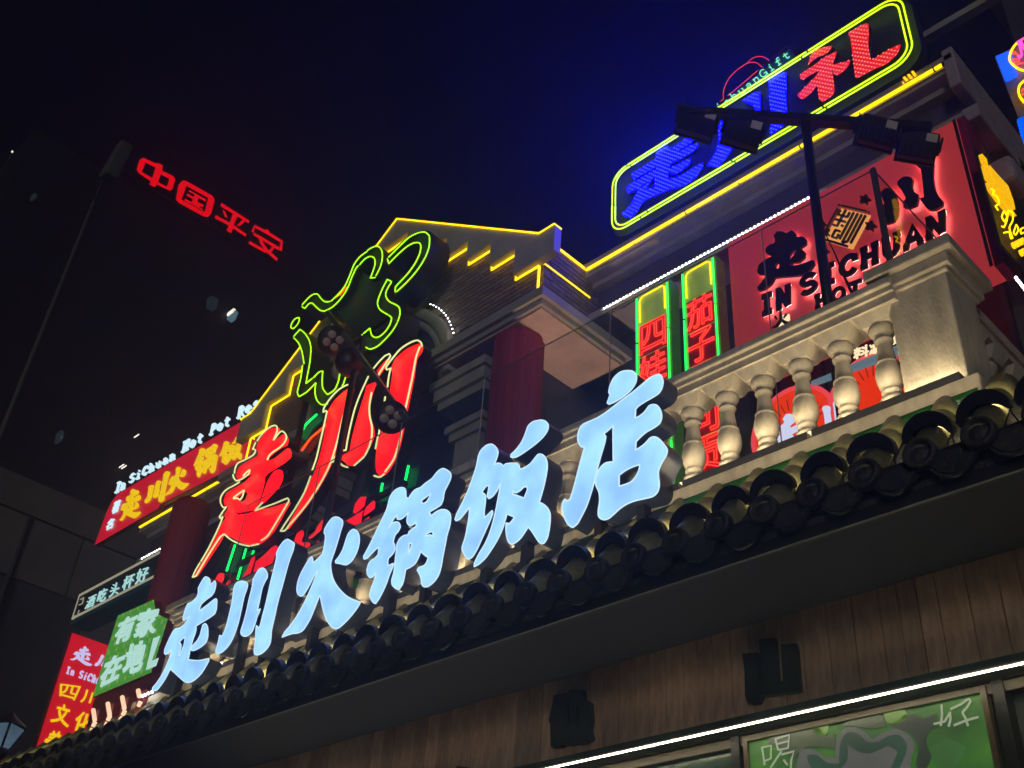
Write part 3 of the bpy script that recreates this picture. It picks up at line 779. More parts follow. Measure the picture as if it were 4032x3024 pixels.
L_CHUAN = [[[(440,622),(490,635),(513,660),(505,720),(470,820),(445,930),(415,1070),(385,1190),(345,1310),(300,1410),(245,1490),(180,1550),(130,1572),(102,1558),(100,1535),(120,1460),(135,1400),(148,1332),(180,1345),(210,1290),(245,1180),(275,1060),(305,930),(322,830),(330,740),(345,680),(380,640)]],
           [[(710,452),(745,475),(772,530),(770,580),(735,640),(705,710),(685,800),(665,900),(640,1010),(680,985),(665,1030),(640,1080),(620,1150),(590,1240),(555,1305),(490,1345),(440,1330),(425,1290),(440,1230),(475,1120),(505,1000),(530,880),(560,760),(580,670),(585,610),(620,540),(660,475)]],
           [[(1030,78),(1070,92),(1125,130),(1110,215),(1070,320),(1030,450),(985,620),(940,780),(900,930),(870,1070),(845,1180),(825,1270),(820,1340),(808,1430),(770,1500),(700,1565),(640,1588),(605,1575),(598,1530),(610,1440),(620,1350),(622,1265),(630,1205),(660,1240),(680,1200),(710,1080),(745,950),(780,800),(815,640),(850,500),(880,380),(893,310),(893,260),(930,180),(985,105)]]]
L_HUO = [[[(640,113),(690,125),(728,160),(730,210),(705,290),(680,380),(650,480),(620,570),(595,640),(580,700),(585,780),(605,870),(640,950),(700,1030),(780,1105),(860,1150),(955,1185),(925,1240),(860,1330),(780,1420),(700,1495),(650,1517),(600,1500),(550,1440),(505,1340),(475,1230),(450,1110),(440,1098),(415,1170),(375,1270),(330,1380),(280,1470),(230,1540),(170,1570),(90,1580),(-29,1623),(5,1560),(80,1470),(150,1370),(220,1250),(280,1130),(330,1020),(375,910),(422,780),(375,850),(330,940),(280,1030),(240,1090),(205,1108),(165,1075),(157,1010),(175,910),(215,810),(270,710),(320,630),(342,610),(355,640),(360,690),(420,640),(475,580),(495,510),(510,420),(515,345),(500,310),(510,260),(550,190),(600,130)]],
         [[(870,268),(910,290),(935,340),(940,420),(920,520),(880,610),(830,680),(770,715),(700,700),(645,690),(640,665),(690,605),(735,520),(765,430),(800,330),(835,285)]]]
L_GUO = [[[(975,72),(1025,85),(1070,125),(1070,180),(1040,250),(1000,330),(985,420),(960,480),(900,520),(830,560),(852,605),(900,565),(960,535),(1010,535),(1055,565),(1072,620),(1060,720),(1030,820),(1010,930),(985,1050),(965,1170),(935,1270),(880,1350),(810,1400),(760,1395),(745,1370),(740,1320),(720,1260),(695,1215),(710,1190),(770,1165),(800,1130),(820,1070),(790,1055),(750,1020),(735,995),(710,1070),(670,1140),(610,1185),(565,1205),(550,1290),(530,1370),(490,1432),(460,1425),(415,1385),(408,1330),(430,1250),(440,1180),(450,1080),(462,990),(470,920),(500,860),(550,825),(590,820),(605,780),(650,745),(685,720),(680,680),(650,700),(615,715),(585,690),(580,640),(597,562),(560,605),(510,640),(470,640),(465,600),(470,588),(430,640),(370,740),(410,690),(455,672),(490,685),(505,730),(480,780),(445,820),(425,900),(440,930),(445,980),(420,1030),(370,1080),(362,1130),(372,1168),(410,1145),(430,1140),(415,1190),(380,1270),(350,1360),(310,1450),(260,1545),(225,1592),(195,1575),(165,1520),(163,1470),(185,1400),(215,1320),(230,1240),(200,1280),(165,1300),(138,1270),(130,1210),(150,1140),(180,1105),(215,1085),(255,1040),(265,965),(240,970),(180,1030),(130,1080),(95,1090),(90,1060),(140,970),(200,850),(260,720),(320,600),(355,520),(375,440),(395,380),(440,320),(500,287),(545,290),(565,320),(570,395),(600,405),(620,370),(665,315),(720,290),(740,280),(790,235),(860,185),(920,110)],
          [(848,352),(830,400),(800,445),(765,463),(745,455),(745,430),(790,395)], [(868,780),(878,835),(840,820),(785,832),(795,810),(840,785)], [(607,908),(637,920),(620,970),(597,1032),(600,970)]]]
L_FAN = [[[(450,293),(485,320),(510,370),(500,430),(468,508),(510,490),(550,505),(572,525),(590,500),(640,492),(710,495),(735,520),(738,555),(790,540),(850,500),(900,440),(935,400),(965,397),(1000,420),(1025,470),(1030,540),(1015,640),(990,750),(965,840),(945,905),(990,925),(1035,970),(1060,1030),(1060,1100),(1050,1190),(1030,1280),(1000,1330),(970,1340),(940,1320),(900,1260),(860,1200),(828,1165),(800,1210),(750,1280),(700,1325),(660,1343),(625,1325),(605,1270),(595,1190),(598,1120),(630,1130),(660,1100),(685,1060),(640,1040),(605,1025),(590,1080),(560,1180),(510,1290),(450,1390),(380,1490),(310,1555),(260,1582),(265,1545),(310,1450),(370,1350),(420,1240),(460,1110),(490,980),(515,850),(530,770),(540,700),(500,780),(455,840),(415,865),(398,840),(410,780),(418,725),(385,735),(340,800),(365,815),(380,840),(375,930),(365,1010),(370,1070),(410,1030),(450,992),(455,1020),(430,1090),(390,1180),(340,1290),(290,1400),(240,1480),(200,1505),(170,1480),(135,1410),(135,1370),(160,1300),(185,1180),(205,1060),(213,955),(170,1010),(110,1080),(70,1098),(58,1085),(80,1020),(140,900),(200,770),(250,630),(285,520),(305,420),(330,360),(380,310),(420,293)],
          [(810,737),(822,760),(810,800),(785,860),(730,840),(665,815),(668,785),(700,802),(745,780),(780,745)]],
         [[(960,38),(1010,50),(1040,90),(1030,150),(980,220),(910,285),(830,345),(750,400),(690,430),(645,428),(648,400),(700,350),(760,270),(800,180),(830,100),(880,55)]]]
L_DIAN = [[[(980,105),(1005,120),(1020,170),(1010,230),(980,280),(920,320),(850,360),(790,400),(765,430),(760,512),(800,495),(850,455),(890,400),(930,385),(970,400),(1000,450),(1008,510),(990,560),(940,600),(870,640),(810,690),(768,735),(765,810),(810,785),(860,745),(900,700),(940,687),(980,705),(1030,760),(1060,810),(1050,860),(1010,930),(980,1000),(978,1060),(985,1140),(970,1200),(930,1240),(860,1260),(770,1280),(690,1310),(620,1355),(560,1410),(510,1450),(460,1458),(420,1430),(418,1370),(430,1290),(425,1210),(395,1140),(390,1080),(410,1020),(450,960),(490,930),(557,920),(556,800),(555,690),(555,583),(510,625),(465,660),(485,685),(475,750),(445,850),(420,940),(395,1040),(370,1140),(340,1240),(305,1340),(260,1430),(220,1500),(180,1532),(140,1510),(100,1440),(80,1360),(85,1300),(105,1270),(130,1287),(155,1270),(180,1190),(210,1080),(240,960),(270,850),(290,782),(260,780),(232,745),(225,690),(235,630),(270,575),(330,545),(400,515),(480,465),(560,405),(650,335),(740,270),(830,195),(910,130)],
           [(805,945),(795,1000),(765,1060),(720,1110),(660,1135),(610,1150),(610,1045),(670,1000),(740,965)]],
          [[(705,70),(745,80),(772,115),(765,180),(720,250),(650,310),(570,360),(515,382),(500,370),(530,290),(515,275),(525,220),(560,140),(620,85),(660,72)]]]
SHAPES = {}
for key, crp, gr in (('zou', ZOU, L_ZOU), ('chuan', CHUAN, L_CHUAN), ('huo', HUO, L_HUO), ('guo', GUO, L_GUO), ('fan', FAN, L_FAN), ('dian', DIAN, L_DIAN)):
    out = trace_sign_letter(big, 'letter', crp, gr, LPY, .16, 'cyan_face', 'letter_return', 'cyan_rim', .0055)
    xs = [p[0] for g_ in out for l in g_ for p in l]; zs = [p[1] for g_ in out for l in g_ for p in l]
    x0, x1, z0, z1 = min(xs), max(xs), min(zs), max(zs)
    SHAPES[key] = [[[((p[0] - x0) / (x1 - x0), (p[1] - z0) / (z1 - z0)) for p in l] for l in g_] for g_ in out]
    for t in (.3, .7):     # posts that carry the letter down to the roof
        xx = x0 + (x1 - x0) * t
        MB().box(xx - .03, xx + .03, LPY + .06, LPY + .13, 4.62, z0 + (z1 - z0) * .35).build('post', 'black_metal', big)
MB().box(-9.9, -3.55, LPY + .10, LPY + .14, 4.93, 4.97).build('rail', 'black_metal', big)

def shaped(root, nm, key, quad, place, dvec, mat, off=0):
    f = quad_map(*quad); m = MB()
    for g_ in SHAPES[key]: plate(m, m, [[f(*p) for p in l] for l in g_], place, dvec)
    return m.build(nm, mat, root)
def font(root, nm, ch, quad, place, dvec, mat, bold=.02):
    f = quad_map(*quad); m = MB(); L = mapped(glyph(ch), f)
    for rg in regions(glyph(ch)): plate(m, m, mapped(rg, f), place, dvec)
    if bold:
        r = bold * (Vector(quad[0]) - Vector(quad[3])).length
        for l in L: m.tube([Vector(place(*p)) - Vector(dvec) * .2 for p in l], r, 5, True)
    return m.build(nm, mat, root)

# ---------------- 2 red neon sign with the green neon swirl above it
NY = 5.38
red = thing('neon_sign', 'tall red neon letters with pale outlines below a green neon swirl, before the gable', 'neon sign', (-9, NY, 5.2))
Z2 = ((740, 1640), 2.513); C2 = ((1080, 1320), 2.0226); G2 = ((1120, 880), 2.1833)
trace_sign_letter(red, 'letter', Z2, [[[(800,130),(865,110),(905,115),(915,150),(885,190),(860,240),(900,205),(940,175),(985,200),(1000,240),(985,290),(930,312),(860,360),(808,405),(800,435),(850,415),(930,355),(985,312),(1010,320),(1030,370),(1020,410),(960,460),(880,510),(800,560),(765,600),(760,650),(745,720),(715,820),(690,880),(680,920),(800,905),(900,875),(1000,845),(1020,855),(980,920),(920,1030),(860,1130),(790,1210),(720,1260),(640,1275),(540,1250),(440,1200),(365,1165),(320,1250),(240,1370),(160,1490),(95,1585),(60,1580),(110,1490),(200,1340),(280,1180),(340,1050),(375,1000),(355,985),(400,900),(360,870),(355,820),(380,760),(440,720),(560,650),(640,570),(560,600),(500,625),(480,590),(485,540),(520,490),(600,440),(690,390),(695,350),(680,320),(690,270),(740,190)],
    [(560,740),(590,760),(570,820),(540,840),(500,830),(470,815),(520,780)], [(475,955),(560,945),(640,930),(650,938),(600,955),(500,972)]],
    [[(890,525),(930,535),(945,580),(930,650),(890,720),(830,780),(760,850),(715,875),(705,868),(745,760),(778,660),(815,590),(850,545)]]], NY + .06, .12, 'red_face', 'black_paint')
trace_sign_letter(red, 'letter', C2, [[[(625,410),(640,430),(620,490),(580,600),(555,700),(530,800),(500,900),(470,1000),(420,1110),(350,1230),(270,1350),(190,1450),(120,1540),(95,1545),(130,1470),(200,1350),(260,1220),(310,1110),(350,1000),(380,880),(405,760),(425,650),(430,600),(470,530),(550,450)]],
    [[(735,400),(800,375),(815,390),(790,450),(765,560),(770,660),(795,740),(800,800),(770,880),(720,960),(640,1035),(585,1035),(560,1010),(520,985),(500,995),(560,940),(600,915),(615,830),(640,730),(680,590),(715,480)]],
    [[(815,285),(870,215),(915,180),(920,200),(880,265),(835,330)]],
    [[(1160,65),(1185,90),(1180,130),(1140,190),(1115,350),(1085,500),(1055,640),(1030,780),(1000,900),(960,1010),(900,1100),(850,1130),(815,1090),(805,1020),(815,900),(840,800),(870,720),(900,600),(920,440),(940,300),(930,262),(960,190),(1050,110)]]], NY + .06, .12, 'red_face', 'black_paint')
def neon(root, crp, paths, Y, r, mat, closed=False, nm='neon_tube', flat3=None, brk=0):
    for pts in paths:
        q = crop(*crp, pts)
        q = smooth_loop(q, closed, 3, 70)
        P = [flat3(p) if flat3 else onY(p, Y) for p in q]
        MB().tube(P, r, 6, closed).build(nm, mat, root)
neon(red, Z2, [[(685,245),(710,200),(760,145),(820,100),(860,88),(880,100),(882,140),(870,180),(845,235)], [(850,230),(870,205),(900,165),(930,145),(960,165),(975,200),(960,250),(910,305),(850,345),(805,385),(785,430)],
    [(670,255),(655,290),(640,325),(660,325),(668,345),(640,385),(560,430),(490,465),(465,520),(460,562)], [(445,575),(455,610),(480,635),(520,625),(575,590),(605,560),(610,528),(580,550),(545,590)],
    [(510,648),(450,685),(385,720),(345,760),(322,810),(325,860),(350,900),(378,895)], [(376,900),(345,940),(310,995),(325,1010),(345,990)], [(343,995),(320,1060),(270,1170),(200,1310),(127,1435)],
    [(120,1445),(70,1530),(45,1590),(75,1580),(120,1510),(190,1390),(260,1280),(320,1190),(355,1166)], [(362,1166),(420,1215),(510,1260),(608,1283)], [(622,1278),(700,1262)],
    [(725,1225),(780,1190),(830,1120),(890,1020),(950,920),(1000,830),(985,808),(930,830),(860,860),(808,878)], [(798,882),(720,910),(665,930),(700,890),(740,850)], [(450,805),(500,765),(555,730),(540,790),(515,825),(490,810),(452,812)]], NY, .0095, 'neon_pale')
neon(red, C2, [[(415,600),(390,612),(395,580),(440,510),(510,435),(580,395),(615,395),(628,420),(605,490)], [(590,510),(560,600),(535,700),(505,830),(470,950),(450,1010),(410,1100),(330,1240),(240,1370),(124,1506)], [(420,605),(400,700),(370,830),(335,980),(302,1075)],
    [(290,1120),(240,1250),(160,1390),(80,1510),(50,1560),(85,1555),(118,1510)], [(750,325),(720,390),(680,480),(640,590),(605,730),(580,850),(572,906)], [(572,914),(520,925),(490,960),(460,1010),(510,1000),(540,1035),(585,1052)],
    [(775,455),(758,560),(760,640),(778,730),(775,820)], [(772,828),(755,890),(722,958)], [(718,964),(680,1000),(635,1038)], [(790,265),(830,215),(880,165),(915,148),(925,165),(890,220),(850,280),(830,315)],
    [(930,262),(895,275),(890,255),(940,185),(1010,105),(1090,55),(1140,40),(1170,60),(1175,88)], [(925,270),(910,340),(902,412)], [(884,488),(878,525)], [(845,708),(832,790)], [(826,800),(805,905)], [(1160,90),(1130,170),(1100,330),(1070,470),(1040,605),(1010,780),(987,885)], [(984,892),(950,990),(880,1090)], [(875,1105),(840,1130),(795,1118)]], NY, .0095, 'neon_pale')
neon(red, G2, [[(895,290),(980,205),(1070,120),(1150,80),(1210,75),(1245,105)], [(1247,115),(1245,190),(1220,270),(1170,360),(1110,440),(1040,515),(965,585)], [(885,305),(898,345),(960,280),(1050,200),(1110,168),(1155,165),(1172,190),(1165,250),(1130,330),(1080,405),(1020,475),(955,545),(952,588)],
    [(715,230),(760,203),(805,197),(835,230),(842,290),(825,370),(785,450)], [(780,465),(738,468),(765,400),(780,340),(770,295),(735,283),(690,305),(645,355)], [(710,240),(650,285),(600,350),(560,450),(515,545),(450,620),(400,668)],
    [(390,670),(345,672),(310,640),(285,608),(250,608),(205,640),(152,700)], [(150,715),(175,730),(210,690),(235,683),(270,715),(310,748),(345,752)], [(350,750),(410,720),(480,650),(540,560),(580,460),(615,385),(635,362)],
    [(920,500),(885,480),(845,555),(810,640),(800,690),(820,740),(885,782)], [(920,505),(880,570),(870,620),(900,670),(950,695),(985,720),(993,780),(972,845)], [(895,788),(920,810),(910,860),(870,925),(820,970),(780,980),(750,960),(735,900),(680,945)], [(970,852),(930,920),(870,990),(800,1055),(735,1080),(690,1055),(670,1000),(668,955)],
    [(135,908),(80,970)], [(80,983),(120,1025),(150,1100),(168,1205)], [(135,910),(180,950),(215,1010),(228,1072)], [(228,1080),(220,1180),(200,1290),(185,1375),(240,1330)], [(155,1220),(140,1330),(110,1450),(125,1488),(190,1450),(270,1370)], [(250,1325),(300,1275),(330,1270),(325,1330),(330,1420),(370,1470),(430,1430),(465,1350),(478,1270)], [(270,1372),(262,1450),(280,1520),(320,1558),(370,1550)], [(535,1290),(510,1370),(495,1400)]], NY, .0078, 'neon_green')
neon(red, G2, [[(125,808),(128,830),(110,870),(75,905),(55,895),(60,865),(90,820)]], NY, .0078, 'neon_green', closed=True)
neon(red, G2, [[(475,620),(505,580),(535,545)]], NY, .006, 'neon_orange')
for cl, wd in (([(880,330),(1015,190),(1130,120),(1205,115),(1210,200),(1150,340),(1060,470),(945,580)], .17), ([(758,470),(805,330),(790,245),(735,245),(670,310),(590,430),(530,570),(440,680),(370,715),(300,690),(240,645),(155,715)], .155),
               ([(905,485),(840,620),(845,700),(930,740),(952,800),(905,930),(800,1020),(715,1015),(690,940)], .155), ([(100,935),(180,1050),(195,1180),(165,1320),(140,1450),(250,1350),(297,1310),(300,1430),(350,1520),(440,1440),(510,1285)], .14)):
    rb = ribbon(XZ(smooth_loop(crop(*G2, cl), False, 3, 80), NY + .05), wd); k = len(rb) // 2; m = MB()
    q = [Vector((a, NY + .05, b)) for a, b in rb]
    m.add(q, [(i, i + 1, 2 * k - 2 - i, 2 * k - 1 - i) for i in range(k - 1)]); n_ = len(q)
    q2 = [p + Vector((0, .30, 0)) for p in q]; m.add(q2, [(i, i + 1, 2 * k - 2 - i, 2 * k - 1 - i) for i in range(k - 1)])
    m.add(q + q2, [(i, (i + 1) % n_, n_ + (i + 1) % n_, n_ + i) for i in range(n_)]); m.build('swirl_box', 'dark_board', red)
f = MB(); plate(f, f, [XZ(crop(*G2, [(640,390),(760,480),(880,470),(800,690),(900,800),(680,950),(660,1000),(480,800),(430,740),(560,600)]), NY + .12)], pl_Y(NY + .12), (0, .04, 0)); f.build('backing_board', 'dark_board', red)
# lower row of red letters half hidden by the blue ones
c3, h3 = ((820, 2100), 3.3167), ((1120, 2000), 3.191)
for crp, lp in ((c3, [(90,600),(130,530),(175,515),(210,540),(205,600),(180,645)]), (c3, [(230,655),(270,610),(295,620),(295,650),(250,675)]), (c3, [(445,580),(520,440),(560,330),(610,290),(610,340),(555,520)]),
                (c3, [(585,510),(620,365),(680,320),(760,250),(830,180),(880,155),(915,180),(880,270),(840,390),(740,440),(650,485)]), (h3, [(120,415),(150,330),(200,285),(240,290),(245,340),(215,410),(240,435),(300,430),(332,455),(310,490),(265,505),(200,470)]),
                (h3, [(300,370),(370,310),(420,220),(480,145),(535,160),(530,220),(440,300),(350,375),(310,390)]), (h3, [(400,440),(450,400),(500,365),(500,390),(450,425)]), (C2, [(690,1285),(735,1285),(720,1360),(650,1420),(625,1410),(645,1340)]),
                (C2, [(715,1410),(730,1370),(790,1315),(805,1330),(800,1380),(750,1420),(712,1440)]), (C2, [(575,1475),(650,1430),(712,1390),(700,1440),(695,1490),(635,1515)]), (C2, [(705,1480),(760,1440),(755,1460)])):
    f, s_ = MB(), MB(); plate(f, s_, [smooth_loop(XZ(crop(*crp, lp), 5.55), sub=3)], pl_Y(5.55), (0, .06, 0))
    o = s_.build('lower_letter_stroke', 'black_paint', red); f.build('stroke_face', 'red_face_deep', o)
MB().box(-10.3, -7.4, NY + .20, NY + .24, 6.9, 6.96).box(-9.6, -9.55, NY + .19, NY + .25, 5.1, 9.2).box(-8.1, -8.05, NY + .19, NY + .25, 5.1, 9.2).build('frame', 'black_metal', red)

# ---------------- 3 roof sign with diode letters in a double yellow-green frame
LY = 6.50
led = thing('diode_sign', 'rooftop sign of blue and red diode letters inside a rounded double yellow-green neon frame', 'sign', (-3.9, LY, 9.66))
def rrect(x0, x1, z0, z1, r, n=7):
    o = []
    for cx_, cz_, a0 in ((x1 - r, z1 - r, 0), (x0 + r, z1 - r, 90), (x0 + r, z0 + r, 180), (x1 - r, z0 + r, 270)):
        for k in range(n + 1):
            a = math.radians(a0 + 90 * k / n); o.append((cx_ + r * math.cos(a), cz_ + r * math.sin(a)))
    return o
k_ = LY / 6.55
fx0, fx1, fz0, fz1 = -5.635 * k_, -2.125 * k_, 1.6 + 8.225 * k_, 1.6 + 9.16 * k_
def split_tube(root, loop, Y, r, mat, cuts, gap=.022):
    """a closed loop of tube broken at given arc-length fractions"""
    L = [0]; n = len(loop)
    for i in range(n): L.append(L[-1] + math.dist(loop[i], loop[(i + 1) % n]))
    T = L[-1]
    def at(s_):
        s_ %= T
        for i in range(n):
            if L[i] <= s_ <= L[i + 1]:
                u = (s_ - L[i]) / max(L[i + 1] - L[i], 1e-9); a, b = loop[i], loop[(i + 1) % n]
                return (a[0] + (b[0] - a[0]) * u, a[1] + (b[1] - a[1]) * u)
    for a, b in zip(cuts, cuts[1:] + [cuts[0] + 1]):
        s0, s1 = a * T + gap / 2, b * T - gap / 2
        ss = sorted([s0, s1] + [l + w_ * T for w_ in (0, 1) for l in L[:-1] if s0 < l + w_ * T < s1])
        MB().tube([(p[0], Y, p[1]) for p in map(at, ss)], r, 6).build('neon_tube', mat, root)
f = MB(); plate(f, f, [rrect(fx0 - .05, fx1 + .05, fz0 - .05, fz1 + .05, .24)], pl_Y(LY + .07), (0, .12, 0)); f.build('backing_board', 'panel_black', led)
split_tube(led, rrect(fx0, fx1, fz0, fz1, .20), LY, .0095, 'neon_yellowgreen', [.015, .13, .27, .40, .47, .56, .70, .82, .94])
split_tube(led, rrect(fx0 + .045, fx1 - .045, fz0 + .045, fz1 - .045, .165), LY, .0095, 'neon_yellowgreen', [.012, .135, .275, .40, .475, .565, .695, .82, .94])
A4, A5, A6 = ((2400, 380), 2.8607), ((2700, 150), 3.318), ((3000, 0), 3.456)
def in_poly(x, y, P):
    c = False; j = len(P) - 1
    for i in range(len(P)):
        if (P[i][1] > y) != (P[j][1] > y) and x < (P[j][0] - P[i][0]) * (y - P[i][1]) / (P[j][1] - P[i][1]) + P[i][0]: c = not c
        j = i
    return c
def led_letter(groups, face, bulb):
    F, S, D = MB(), MB(), MB(); YY = LY + .02
    for crp, loops in groups:
        L = [smooth_loop(XZ(crop(*crp, lp), YY), sub=2) for lp in loops]
        plate(F, S, L, pl_Y(YY), (0, .05, 0))
        xs = [p[0] for p in L[0]]; zs = [p[1] for p in L[0]]
        z = min(zs) + .012; r = 0
        while z < max(zs):
            x = min(xs) + .014 + (.026 if r % 2 else 0)
            while x < max(xs):
                if in_poly(x, z, L[0]) and not any(in_poly(x, z, h) for h in L[1:]):
                    D.add([(x + a * .0088, YY - .004 - .005 * (i == 4), z + b * .0088) for i, (a, b) in enumerate(((-1, 0), (0, 1), (1, 0), (0, -1), (0, 0)))], [(0, 1, 4), (1, 2, 4), (2, 3, 4), (3, 0, 4)])
                x += .052
            z += .030; r += 1
    o = S.build('letter', 'panel_black', led); F.build('letter_face', face, o); D.build('diodes', bulb, o, kind='stuff')
led_letter([(A4, [[(650,558),(685,590),(800,520),(885,462),(935,465),(945,490),(900,535),(830,580),(740,640),(690,662),(800,612),(900,560),(990,525),(995,560),(960,600),(880,650),(780,710),(690,760),(660,790),(660,820),(740,780),(820,735),(900,705),(905,740),(890,770),(830,820),(750,870),(665,860),(655,920),(700,925),(800,890),(900,835),(1000,770),(1050,750),(1045,790),(1010,850),(960,920),(880,980),(780,1020),(680,1045),(590,1080),(500,1120),(430,1150),(390,1175),(350,1220),(320,1280),(280,1330),(235,1368),(190,1355),(145,1325),(180,1290),(240,1230),(280,1150),(330,1060),(385,1005),(430,965),(300,1050),(215,1088),(200,1060),(200,1020),(300,950),(420,880),(515,825),(525,795),(400,860),(280,930),(258,900),(262,865),(350,810),(450,745),(520,700),(530,650),(525,630),(580,590)],
    [(515,910),(510,1015),(470,1030),(422,1042),(432,1000),(470,940)]])], 'led_blue_face', 'led_blue')
led_letter([(A4, [[(1232,210),(1275,195),(1320,330),(1395,500),(1380,570),(1340,650),(1270,740),(1220,790),(1110,785),(1100,765),(1150,710),(1200,620),(1225,530),(1235,400)]]), (A5, [[(735,815),(850,745),(930,705),(975,715),(970,960),(968,1250),(920,1300),(790,1410),(750,1425),(850,1330),(900,1200),(905,960),(890,880),(800,850)]]),
    (A5, [[(1080,560),(1180,490),(1280,450),(1315,460),(1310,700),(1315,900),(1330,1030),(1300,1110),(1230,1180),(1110,1255),(1105,1230),(1120,1000),(1105,860),(1095,640)]])], 'led_blue_face', 'led_blue')
led_letter([(A6, [[(720,680),(830,645),(940,622),(960,630),(920,690),(860,740),(760,780),(690,830),(625,892),(650,790),(690,710)]]), (A6, [[(820,800),(900,750),(1015,697),(1020,720),(990,800),(965,880),(1080,850),(1200,820),(1205,830),(1170,910),(1100,980),(1020,1030),(990,1010),(950,950),(970,1050),(985,1180),(985,1260),(960,1300),(890,1350),(840,1385),(800,1375),(770,1320),(765,1200),(745,1175),(700,1230),(620,1310),(560,1350),(510,1330),(480,1290),(560,1210),(660,1110),(740,1020),(780,960),(700,1000),(600,1060),(565,1090),(530,1070),(512,1030),(560,980),(700,890)]]),
    (A6, [[(1180,440),(1300,370),(1410,318),(1450,330),(1455,450),(1450,620),(1470,760),(1485,815),(1600,750),(1750,660),(1875,600),(1890,620),(1850,720),(1780,800),(1680,880),(1560,930),(1480,970),(1400,1010),(1310,1060),(1270,1050),(1255,950),(1240,800),(1215,620),(1200,510),(1175,470)]])], 'led_red_face', 'led_red')
for xx in (-5.2, -4.4, -3.6, -2.8): MB().box(xx, xx + .04, LY + .2, LY + .24, 9.70, 10.6).build('post', 'black_metal', led)
# narrow mint sign behind it, ribbon of red tube around
gift = thing('script_sign', 'small mint green neon word sign ringed by thin red neon, behind the diode letters', 'neon sign', (-3.8, 6.72, 10.85))
HQ = lambda *p: [XZ(crop(*A5, [q]), 6.70)[0] for q in p]
f = MB(); plate(f, f, [HQ((480,830),(1340,120),(1480,330),(620,1060))], pl_Y(6.72), (0, .05, 0)); f.build('backing_board', 'teal_paint', gift)
gq = HQ((270,960),(1335,150),(1385,225),(330,1060)); f_ = quad_map(*gq); word = 'SichuanGift'
for i, c in enumerate(word):
    m = MB()
    for st in SLAB[c]: m.tube([(q[0], 6.70, q[1]) for q in (f_((i + .06 + .88 * p[0]) / len(word), p[1]) for p in st)], .0065, 5)
    m.build('neon_letter', 'neon_mint', gift)
neon(gift, A5, [[(450,825),(495,795),(488,720),(515,620),(570,520),(680,410),(800,330),(870,315),(930,325),(1000,380)], [(800,330),(870,265),(950,240),(1030,250),(1085,290)], [(550,755),(700,630),(945,420)]], 6.70, .0055, 'neon_red_thin')
neon(gift, A5, [[(1000,375),(1335,92)], [(1335,92),(1500,310)]], 6.70, .004, 'sign_red_side')

# ---------------- 4 big red wall panel with dark halo-lit letters
PY = 6.55
pan_ = thing('panel_sign', 'big red wall panel with dark halo-lit letters and a square maze emblem', 'sign', (-3.05, PY, 7.5))
MB().box(-4.19, -1.93, PY, PY + .22, 7.22, 8.83).build('panel_face', 'sign_red', pan_)
MB().box(-1.928, -1.86, PY + .01, PY + .24, 7.22, 8.84).build('panel_side', 'sign_red_side', pan_)
MB().box(-1.955, -1.93, PY - .012, PY - .002, 7.22, 8.83).build('edge_trim', 'panel_black', pan_)
P7 = ((2850, 600), 2.1067); LF = PY - .055
def halo_letter(groups, nm='letter', mat='letter_dark', back='halo_back', crp=P7):
    F, S, Bk = MB(), MB(), MB()
    for loops in groups:
        L = [smooth_loop(XZ(crop(*crp, lp), LF), sub=2) for lp in loops]
        plate(F, S, L, pl_Y(LF), (0, .028, 0), back=False)
        plate(Bk, MB(), L, pl_Y(LF + .0275), (0, .001, 0), back=False)
    o = S.build(nm, mat, pan_); F.build('letter_face', mat, o); Bk.build('back_light', back, o)
halo_letter([[[(440,655),(490,655),(515,670),(560,645),(590,665),(597,705),(650,695),(680,720),(680,760),(630,795),(610,803),(645,802),(672,830),(665,870),(620,910),(570,915),(548,940),(620,930),(740,890),(750,920),(700,990),(620,1020),(500,1030),(420,1040),(390,1090),(330,1135),(285,1145),(272,1120),(310,1080),(340,1030),(330,1010),(290,1010),(275,980),(290,930),(340,890),(400,860),(380,850),(350,835),(345,800),(370,770),(420,750),(425,720),(410,690)],
    [(440,915),(460,920),(455,960),(440,965),(425,940)], [(548,850),(575,818),(600,808),(590,832),(560,875),(550,895)]]])
halo_letter([[[(1340,295),(1390,300),(1430,360),(1445,450),(1440,520),(1410,570),(1350,590),(1310,570),(1280,520),(1300,510),(1330,420),(1290,340)]], [[(1440,240),(1480,205),(1530,198),(1565,220),(1560,280),(1580,330),(1610,345),(1610,400),(1600,435),(1540,460),(1490,455),(1490,410),(1510,380),(1470,310),(1440,270)]],
    [[(1580,60),(1600,10),(1680,-20),(1735,0),(1735,200),(1750,300),(1780,360),(1815,400),(1810,440),(1750,475),(1690,470),(1650,420),(1620,380),(1660,370),(1650,260),(1630,130),(1600,110)]]])
def slab_on(root, word, crp, quad, Y, wd, mat, nm='letter', thick=.02, back=None, each=True):
    f = quad_map(*[XZ(crop(*crp, [p]), Y)[0] for p in quad]); n = len(word)
    for i, c in enumerate(word):
        if c == ' ': continue
        q = [f(i / n, 1), f((i + 1) / n, 1), f((i + 1) / n, 0), f(i / n, 0)]
        m = MB(); slab_word(c, q, wd, lambda u, v: (u, Y, v), m, (0, 1, 0), thick)
        o = m.build(nm, mat, root)
        if back:
            b = MB(); slab_word(c, q, wd * .9, lambda u, v: (u, Y + thick + .004, v), b, (0, 1, 0), .001); b.build('back_light', back, o)
slab_on(pan_, 'IN', P7, [(285,1205),(560,1095),(560,1250),(290,1355)], LF, .29, 'letter_bronze', back='halo_back')
slab_on(pan_, 'SICHUAN', P7, [(615,1050),(1850,475),(1850,640),(620,1195)], LF, .29, 'letter_bronze', back='halo_back')
